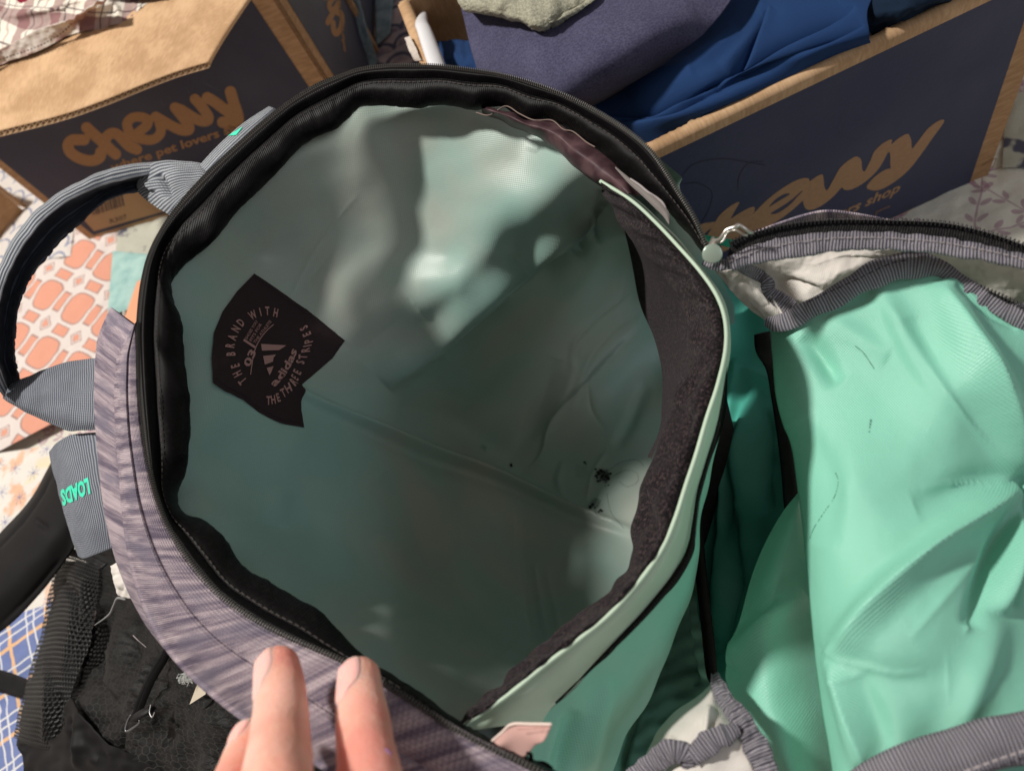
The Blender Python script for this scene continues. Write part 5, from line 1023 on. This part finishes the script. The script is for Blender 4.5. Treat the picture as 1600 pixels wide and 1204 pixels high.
# ================================================================== STRAPS OF THE BACKPACK
# carry handle
def hz(i, n): return .30 + .03 * math.sin(math.pi * i / n)
ho = [(300, 252), (262, 252), (222, 254), (190, 259), (160, 267), (106, 292), (70, 316), (40, 345), (12, 386), (-10, 440), (-24, 500), (-26, 550), (-14, 590), (4, 616)]
hb = [(300, 262), (258, 266), (222, 274), (190, 281), (160, 289), (112, 310), (80, 332), (54, 358), (24, 402), (4, 450), (-8, 505), (-8, 550), (2, 580), (12, 606)]
hi = [(300, 275), (256, 284), (222, 295), (190, 303), (160, 316), (122, 350), (98, 370), (74, 398), (46, 434), (28, 478), (22, 520), (22, 555), (26, 580), (34, 604)]
n = len(ho); zz = [.315, .318, .322, .328, .333, .340, .343, .345, .345, .342, .336, .328, .318, .305]
rows = [[(x, y, z - .003) for (x, y), z in zip(ho, zz)], [(x + 2, y + 4, z + .001) for (x, y), z in zip(ho, zz)], [(x, y, z - .001) for (x, y), z in zip(hb, zz)]]
sheet('handle_edge', rows, MT['webv'], bp_, 260, 14, bytarc=False, noise=[(.0006, 40, 3)], thick=.001)['label'] = 'light rolled edge of the carry handle'
rows = [[(x, y, z - .0015) for (x, y), z in zip(hb, zz)], [((x + a_) / 2, (y + b_) / 2, z - .016) for (x, y), (a_, b_), z in zip(hb, hi, zz)], [(x, y, z - .014) for (x, y), z in zip(hi, zz)], [(x + 1, y + 2, z - .018) for (x, y), z in zip(hi, zz)]]
sheet('handle_inside', rows, MT['webd'], bp_, 260, 24, bytarc=False, noise=[(.0012, 34, 5)], thick=.001)['label'] = 'inner side of the carry handle, its shade put into the dark colour'
# fanned end of the handle against the rim, with a dimple
fan = sheet('handle_end', [[(213, 290, .310), (222, 268, .318), (240, 255, .322), (262, 250, .322), (290, 252, .320), (318, 256, .318), (342, 264, .316)],
    [(217, 302, .308), (238, 286, .318), (258, 276, .322), (276, 270, .324), (298, 268, .322), (316, 268, .320), (330, 274, .318)],
    [(236, 318, .308), (250, 306, .316), (266, 296, .320), (284, 288, .322), (298, 286, .322), (310, 284, .321), (318, 284, .320)],
    [(266, 337, .312), (272, 330, .316), (280, 318, .320), (290, 308, .321), (298, 302, .321), (306, 294, .321), (312, 288, .320)]], MT['webv'], bp_, 120, 80, fl=[([(246, 272), (254, 290), (262, 308)], 6, -.007), ([(232, 284), (240, 300)], 5, .004), ([(225, 290), (236, 302)], 4, -.003)], noise=[(.0005, 30, 2)], thick=.001)
stub = sheet('strap_stub', [[(312, 258, .322), (340, 228, .324), (378, 194, .325), (420, 166, .326)], [(322, 268, .323), (348, 240, .325), (386, 204, .327), (428, 169, .327)], [(332, 276, .319), (360, 246, .322), (398, 208, .323), (436, 174, .323)]], MT['webv'], bp_, 80, 20, thick=.0012); stub['label'] = 'grey webbing running along the top of the rim with a turquoise mark'
q = [(357, 213), (366, 201), (380, 199), (370, 212)]; mesh('turquoise_mark', onto(stub, [p[0] for p in q], [p[1] for p in q], .0006), [(0, 1, 2, 3)], MT['lime'], bp_, smooth=False)
# lower end of the handle, twisted flat against the knit
sheet('handle_end', [[(2, 606, .298), (30, 594, .298), (62, 580, .300), (95, 568, .304), (125, 562, .308), (155, 559, .312), (184, 560, .316)], [(4, 614, .300), (32, 612, .304), (66, 608, .308), (98, 604, .311), (128, 602, .313), (156, 602, .315), (182, 604, .317)], [(4, 620, .298), (34, 632, .300), (66, 642, .303), (100, 650, .306), (128, 654, .309), (156, 654, .312), (181, 654, .314)], [(4, 622, .296), (34, 640, .294), (66, 656, .296), (104, 672, .298), (130, 672, .302), (156, 671, .306), (181, 671, .308)]], MT['web'], bp_, 100, 60, noise=[(.0006, 40, 3)], thick=.0012, uvrot=0)
# folded webbing loop with reversed word
loop = sheet('webbing_loop', [[(76, 706, .272), (90, 690, .285), (112, 679, .292), (140, 676, .296), (165, 674, .298), (184, 673, .299)], [(84, 740, .270), (98, 735, .285), (120, 732, .292), (145, 730, .296), (168, 728, .297), (186, 726, .296)], [(94, 778, .268), (108, 776, .283), (128, 774, .290), (152, 772, .294), (174, 770, .293), (190, 766, .291)], [(106, 822, .268), (118, 822, .280), (138, 818, .287), (160, 812, .290), (180, 806, .289), (194, 800, .286)], [(121, 869, .262), (130, 872, .274), (148, 866, .281), (168, 858, .284), (184, 850, .284), (196, 846, .282)]], MT['web'], bp_, 90, 100, noise=[(.0004, 40, 3)], thick=.0014)
loop['label'] = 'folded grey webbing loop with turquoise lettering'
ZL_ = TP([(76, 706, .272), (112, 679, .292), (140, 676, .296), (184, 673, .299), (84, 740, .270), (98, 735, .285), (120, 732, .292), (145, 730, .296), (186, 726, .296), (94, 778, .268), (108, 776, .283), (128, 774, .290), (152, 772, .294), (190, 766, .291), (106, 822, .268), (118, 822, .280), (138, 818, .287), (160, 812, .290), (121, 869, .262), (148, 866, .281), (196, 846, .282)], 1e-4)
V, Fc = textmesh('LOADS', .05); L = V[:, 0].max(); o0 = np.array([139, 747.]); ex_ = np.array([95, 767.]); 
q = o0 + V[:, :1] / L * (ex_ - o0) + V[:, 1:] * np.array([4.5, 28.]) * 1.15
keep = q; mesh('turquoise_lettering', onto(loop, q[:, 0], q[:, 1], .0004), Fc, MT['lime'], bp_, smooth=False)
# small grey loop under the knit
sheet('small_loop', [[(172, 884, .285), (188, 876, .29), (206, 874, .292)], [(176, 904, .284), (192, 898, .292), (212, 900, .293)], [(184, 930, .278), (198, 934, .284), (222, 936, .286)]], MT['cream'], bp_, 30, 30, fl=[([(188, 892), (200, 912)], 4, -.003), ([(180, 900), (190, 920)], 3, .002)], noise=[(.0006, 12, 3)], thick=.0012)
tube('loose_thread', [(196, 936, .26), (184, 934, .25), (178, 945, .245), (172, 958, .24), (160, 968, .236), (148, 976, .232)], [.0006, .0009, .0007, .0008, .0005, .0003], mat('grey_fluff', (.22, .22, .22), .9), bp_, 6)
# ================================================================== BLACK SHOULDER STRAP + BLACK BACKPACK
st = sheet('shoulder_strap', [[(-60, 890, .10), (-10, 842, .11), (30, 800, .118), (60, 758, .125), (82, 716, .135), (96, 690, .14)], [(-50, 905, .118), (0, 858, .128), (36, 812, .136), (64, 770, .142), (86, 730, .150), (98, 700, .15)], [(-40, 960, .128), (10, 912, .138), (52, 868, .146), (84, 826, .152), (106, 790, .158), (120, 750, .16)], [(-30, 1010, .112), (18, 972, .120), (62, 926, .128), (98, 880, .135), (116, 852, .142), (130, 830, .15)]], MT['leather'], None, 100, 60, fl=[([(-20, 870), (24, 826), (58, 780), (84, 738)], 3, -.003, 'v'), ([(0, 975), (50, 925), (96, 872)], 3, -.003, 'v'), ([(56, 812), (66, 820), (76, 826)], 4, -.003)], noise=[(.0008, 70, 3)], thick=.002)
tag(st, 'padded black shoulder strap crossing the quilt at the left edge', 'strap')
bb = empty('black_backpack', (-.12, .0, 0)); tag(bb, 'black backpack with mesh side pocket lying under the open bag at lower left', 'backpack')
ZB = TP([(120, 860, .12), (200, 900, .16), (260, 1000, .20), (320, 1080, .225), (400, 1140, .24), (520, 1200, .25), (600, 1260, .25), (150, 960, .125), (130, 1080, .13), (180, 1100, .17), (240, 1120, .19), (300, 1160, .20), (200, 1180, .16), (120, 1200, .12), (320, 1220, .20), (450, 1250, .22)], 1e-3)
u_ = np.linspace(0, 1, 150)[None, :, None]; v_ = np.linspace(0, 1, 130)[:, None, None]
le = arc([(130, 850), (150, 900), (148, 960), (122, 1030), (108, 1090), (104, 1150), (100, 1270)], 130)[:, :2]; ri = arc([(240, 860), (260, 950), (330, 1040), (420, 1110), (540, 1170), (620, 1220), (660, 1290)], 130)[:, :2]
C_ = le[:, None] * (1 - u_) + ri[:, None] * u_; hx_, hy_ = C_[..., 0], C_[..., 1]
HB = [([(170, 950), (150, 1010), (150, 1060), (168, 1110)], 11, -.009), ([(184, 930), (190, 980), (176, 1050)], 9, .006), ([(220, 960), (205, 1010), (215, 1060)], 8, -.005), ([(262, 1010), (235, 1056), (206, 1130)], 3, -.003, 'v'), ([(248, 1000), (222, 1050), (196, 1120)], 7, .003), ([(200, 1130), (190, 1160), (186, 1204)], 3, -.004, 'v'), ([(270, 1100), (250, 1130), (280, 1160)], 12, -.005), ([(300, 1110), (340, 1130), (360, 1160)], 14, .005), ([(240, 1040), (225, 1080)], 8, -.004), ([(310, 1100), (350, 1080)], 5, -.003)]
grid('body', W(hx_, hy_, ZB(hx_, hy_)), MT['hex'], bb, disp=folds(hx_, hy_, HB) + .0022 * wav(hx_, hy_, 50, 4) + .0008 * wav(hx_, hy_, 16, 5))
sheet('mesh_backing', [[(92, 880, .10), (120, 876, .11), (156, 886, .125)], [(66, 1000, .09), (100, 1000, .11), (140, 1000, .125)], [(36, 1100, .085), (70, 1100, .105), (112, 1100, .12)], [(26, 1165, .08), (66, 1170, .095), (112, 1180, .11)]], MT['blackn'], bb, 20, 30, noise=[(.002, 30, 4)])
mk = sheet('mesh_pocket', [[(86, 872, .108), (104, 866, .120), (126, 872, .130), (156, 884, .138)], [(78, 920, .104), (100, 914, .124), (126, 920, .136), (152, 928, .138)], [(60, 1000, .100), (90, 994, .120), (116, 998, .132), (142, 1000, .138)], [(42, 1062, .098), (74, 1060, .120), (96, 1060, .130), (118, 1062, .134)], [(30, 1110, .094), (60, 1112, .118), (86, 1114, .126), (108, 1112, .130)], [(20, 1152, .088), (50, 1164, .104), (80, 1172, .112), (108, 1176, .118)]], MT['mesh'], bb, 80, 110, fl=[([(100, 900), (120, 960), (104, 1050)], 7, -.006), ([(130, 900), (134, 960), (110, 1040)], 7, .005), ([(70, 1010), (76, 1090), (70, 1160)], 6, .004), ([(92, 1080), (86, 1160)], 5, -.005)], noise=[(.0010, 40, 3)])
sheet('pocket_hem', [[(86, 862, .11), (110, 856, .122), (140, 866, .134), (166, 880, .14)], [(86, 874, .112), (106, 868, .124), (132, 876, .135), (158, 888, .14)]], MT['blackn'], bb, 30, 8, thick=.0015, noise=[(.0008, 14, 3)])
sheet('satin_panel', [[(108, 1088, .138), (100, 1110, .135), (98, 1140, .130), (60, 1164, .10), (28, 1160, .09)], [(124, 1112, .150), (122, 1136, .145), (110, 1160, .138), (70, 1184, .11), (34, 1184, .095)], [(160, 1156, .158), (150, 1172, .150), (130, 1190, .144), (90, 1220, .12), (40, 1230, .10)], [(190, 1176, .160), (190, 1204, .155), (180, 1240, .15), (120, 1270, .12), (50, 1290, .10)]], MT['leather'], bb, 60, 50, fl=[([(120, 1110), (124, 1150), (120, 1200)], 6, .005), ([(112, 1120), (110, 1180)], 5, -.005)], noise=[(.0016, 30, 3)], thick=.001)
sheet('satin_panel', [[(160, 1160, .166), (190, 1170, .170), (240, 1195, .172), (300, 1240, .17)], [(150, 1200, .160), (190, 1210, .165), (240, 1230, .165), (300, 1270, .16)]], MT['leather'], bb, 30, 10, noise=[(.002, 30, 3)])
tb = [(266, 1006, .212), (254, 1030, .210), (236, 1060, .205), (222, 1092, .198), (210, 1126, .190)]
strip('zipper_tape', tb, [.0028, .003, .003, .003, .0026], MT['blackn'], bb, .004, n=60, nv=6, thick=.0006)
tz = cr(np.array([(x, y, z + .006) for x, y, z in tb]), 80); coil('zipper_teeth', W(tz[:, 0], tz[:, 1], tz[:, 2]), MT['coilb'], bb, .0014, .0006, .0010)
tube('zipper_pull', [(240, 1104, .208), (234, 1108, .211), (222, 1114, .211), (210, 1120, .208), (203, 1124, .206)], [.0018, .0030, .0034, .0030, .0018], MT['blackn'], bb, 10, flat=.5)
pm = mat('gunmetal', (.26, .26, .27), .35, .5, metal=.8)
tube('zipper_ring', [(205, 1116, .209), (200, 1124, .208), (196, 1138, .207), (200, 1141, .207), (216, 1130, .209), (218, 1124, .211)], .0006, pm, bb, 6, 50)
tube('zipper_ring', [(236, 1100, .212), (234, 1112, .213), (238, 1120, .213), (242, 1112, .212)], .0005, pm, bb, 6, 40)
for pts in ([(-60, 1038, .012), (-10, 1040, .016), (20, 1052, .02), (46, 1062, .024)], [(-60, 1070, .012), (-10, 1074, .014), (20, 1084, .018), (44, 1090, .022)]): pass
g = sheet('buckle_strap', [[(-60, 1040, .018), (-10, 1044, .020), (20, 1052, .024), (48, 1064, .030)], [(-60, 1076, .018), (-10, 1078, .020), (18, 1086, .024), (44, 1092, .030)]], MT['blackn'], bb, 30, 8, thick=.0015)
q = [(309, 1066, .232), (324, 1072, .234), (321, 1084, .233), (296, 1100, .229)]; mesh('reflective_mark', [W(*p) for p in q], [(0, 1, 2, 3)], mat('cream_mark', (.55, .48, .38), .7), bb, smooth=False)
a = Acc(); rr_ = random.Random(4)
for i in range(150):
    x, y = 292 + rr_.gauss(0, 6), 1058 + rr_.gauss(0, 3.5); c = W(x, y, .234 + rr_.uniform(0, .003)); d = np.array([rr_.gauss(0, 1), rr_.gauss(0, 1), rr_.gauss(0, .4)]); d *= .0016 / np.linalg.norm(d); b = np.cross(d, [0, .3, 1.]); b *= .00012 / np.linalg.norm(b); a.box(c, d, b, np.array([0, 0, .0001]))
o = a.build('lint_tuft', MT['lint'], None, kind='stuff'); tag(o, 'small tuft of pale lint on the black backpack beside the knit edge', 'lint')
o = tube('loose_thread', [(208, 992, .205), (216, 1000, .208), (229, 1011, .206)], .0003, MT['threadl'], None, 6); tag(o, 'short pale thread stuck on the black hexagon fabric', 'thread')
# ================================================================== HAND
hd = empty('person', tuple(WD(500, 1300, .22))); tag(hd, 'person\'s hand with two fingertips pressing the knit edge of the bag', 'person')
def chain(pts, rads, step=.0012, flat=.88):
    P = np.array([WD(*p) for p in pts]); Q = cr(np.c_[P, rads], 60); return Q
def skinned(chains):
    a = Acc()
    for Q in chains:
        P, r = Q[:, :3], Q[:, 3]; T = np.gradient(P, axis=0); up = CAMZ; n = 20; V = []
        for p, t, rr_ in zip(P, T, r):
            t = t / np.linalg.norm(t); s = np.cross(t, up); s /= np.linalg.norm(s); b = np.cross(s, t)
            for j in range(n):
                an = 6.2832 * j / n; V.append(p + rr_ * (math.cos(an) * s + .90 * math.sin(an) * b))
        m = len(P); Fc = [(i * n + j, i * n + (j + 1) % n, (i + 1) * n + (j + 1) % n, (i + 1) * n + j) for i in range(m - 1) for j in range(n)] + [tuple(range(n))[::-1], tuple((m - 1) * n + j for j in range(n))]
        a.add(V, Fc)
    return a
def finger(tip, pts, rads):
    """rounded tip then body"""
    P = [np.array(p, float) for p in pts]; d0 = P[0] - P[1]; d0 /= np.linalg.norm(d0[:2]); R0 = rads[0]; px_r = R0 * F / P[0][2]
    full = []; rr_ = []
    for a_ in (0.02, .25, .5, .75, 1.0, 1.25):
        full.append(P[0] + d0 * px_r * .95 * math.cos(a_)); rr_.append(R0 * math.sin(a_ + .03) if a_ < 1.25 else R0)
    return [tuple(p) for p in full] + [tuple(p) for p in P[1:]], rr_ + list(rads[1:])
F1 = finger(None, [(434, 1048, .242), (437, 1075, .236), (438, 1110, .226), (437, 1150, .214), (434, 1200, .198), (430, 1270, .180), (430, 1400, .165)], [.0073, .0083, .0089, .0094, .0102, .0104, .0098])
F2 = finger(None, [(561, 1060, .243), (562, 1088, .238), (566, 1120, .230), (570, 1160, .220), (575, 1204, .208), (580, 1270, .195), (585, 1400, .18)], [.0069, .0079, .0086, .0090, .0095, .0102, .0098])
F3 = finger(None, [(392, 1160, .235), (380, 1195, .226), (366, 1240, .212), (352, 1290, .195), (370, 1400, .175)], [.0068, .0078, .0088, .0092, .0095])
F4 = finger(None, [(720, 1330, .25), (700, 1370, .235), (670, 1440, .215), (640, 1520, .19)], [.007, .0080, .0088, .009])
TH = finger(None, [(170, 1420, .21), (220, 1500, .20), (290, 1600, .185), (370, 1700, .175)], [.009, .0105, .0115, .014])
ch = [np.array(cr(np.c_[np.array([WD(*p) for p in f[0]]), f[1]], 90)) for f in (F1, F2, F3, F4, TH)]
palm = [cr(np.c_[np.array([WD(*p) for p in q]), r_], 40) for q, r_ in (([(430, 1380, .168), (440, 1500, .165), (470, 1650, .17), (520, 1850, .18)], [.011, .0135, .015, .02]), ([(585, 1380, .18), (570, 1500, .17), (560, 1650, .17), (560, 1850, .18)], [.011, .0135, .015, .02]), ([(370, 1380, .176), (400, 1500, .168), (450, 1650, .17), (500, 1850, .18)], [.010, .0135, .016, .02]), ([(640, 1510, .19), (620, 1580, .18), (600, 1700, .175), (580, 1850, .18)], [.010, .0125, .016, .02]))]
a = skinned(ch + palm)
hand = mesh('hand', a.V, a.F, MT['skin'], hd)
rm = hand.modifiers.new('r', 'REMESH'); rm.mode = 'VOXEL'; rm.voxel_size = .0011; rm.use_smooth_shade = True
sm = hand.modifiers.new('s', 'SMOOTH'); sm.iterations = 7; sm.factor = .5
def nail(Q, i0, i1, ang, half, name='fingernail'):
    P, r = Q[:, :3], Q[:, 3]; T = np.gradient(P, axis=0); V = []; nu, nv = 18, 26; idx = np.linspace(i0, i1, nv)
    for k, ii in enumerate(idx):
        p = np.array([np.interp(ii, range(len(P)), P[:, j]) for j in range(3)]); t = np.array([np.interp(ii, range(len(P)), T[:, j]) for j in range(3)]); rr_ = np.interp(ii, range(len(P)), r)
        t /= np.linalg.norm(t); s = np.cross(t, CAMZ); s /= np.linalg.norm(s); b = np.cross(s, t); q = k / (nv - 1)
        hw = half * min(1, (q * 6 + .25)) ** .4 * min(1, ((1 - q) * 3.2 + .02)) ** .5
        for j in range(nu):
            an = ang + hw * (2 * j / (nu - 1) - 1); e = 1 - abs(2 * j / (nu - 1) - 1) ** 6; eq = min(1, (1 - q) * 8) 
            V.append(p + (rr_ * (1.0 - .01) + .0006 * e * eq - .0006 * (1 - e * eq)) * (math.cos(an) * s + .90 * math.sin(an) * b))
    Fc = [(i * nu + j, i * nu + j + 1, (i + 1) * nu + j + 1, (i + 1) * nu + j) for i in range(nv - 1) for j in range(nu - 1)]
    return mesh(name, V, Fc, MT['nail'], hd)
nail(ch[0], 20, 55, math.radians(72), .78); nail(ch[1], 20, 55, math.radians(72), .78); nail(ch[2], 20, 58, math.radians(64), .8)

# faint purple ink mark on the ring finger side
P0 = cr(np.array([WD(600, 1168, .2085), WD(606, 1174, .2070), WD(611, 1180, .2060)]), 8)
o = tube('ink_mark', [tuple(p) for p in onto(hand, [601, 606, 611], [1169, 1174, 1179], .0001)], [.00035, .0006, .0003], mat('purple_ink', (.28, .13, .25), .7), hd, 6, 12, world=True, flat=.3)
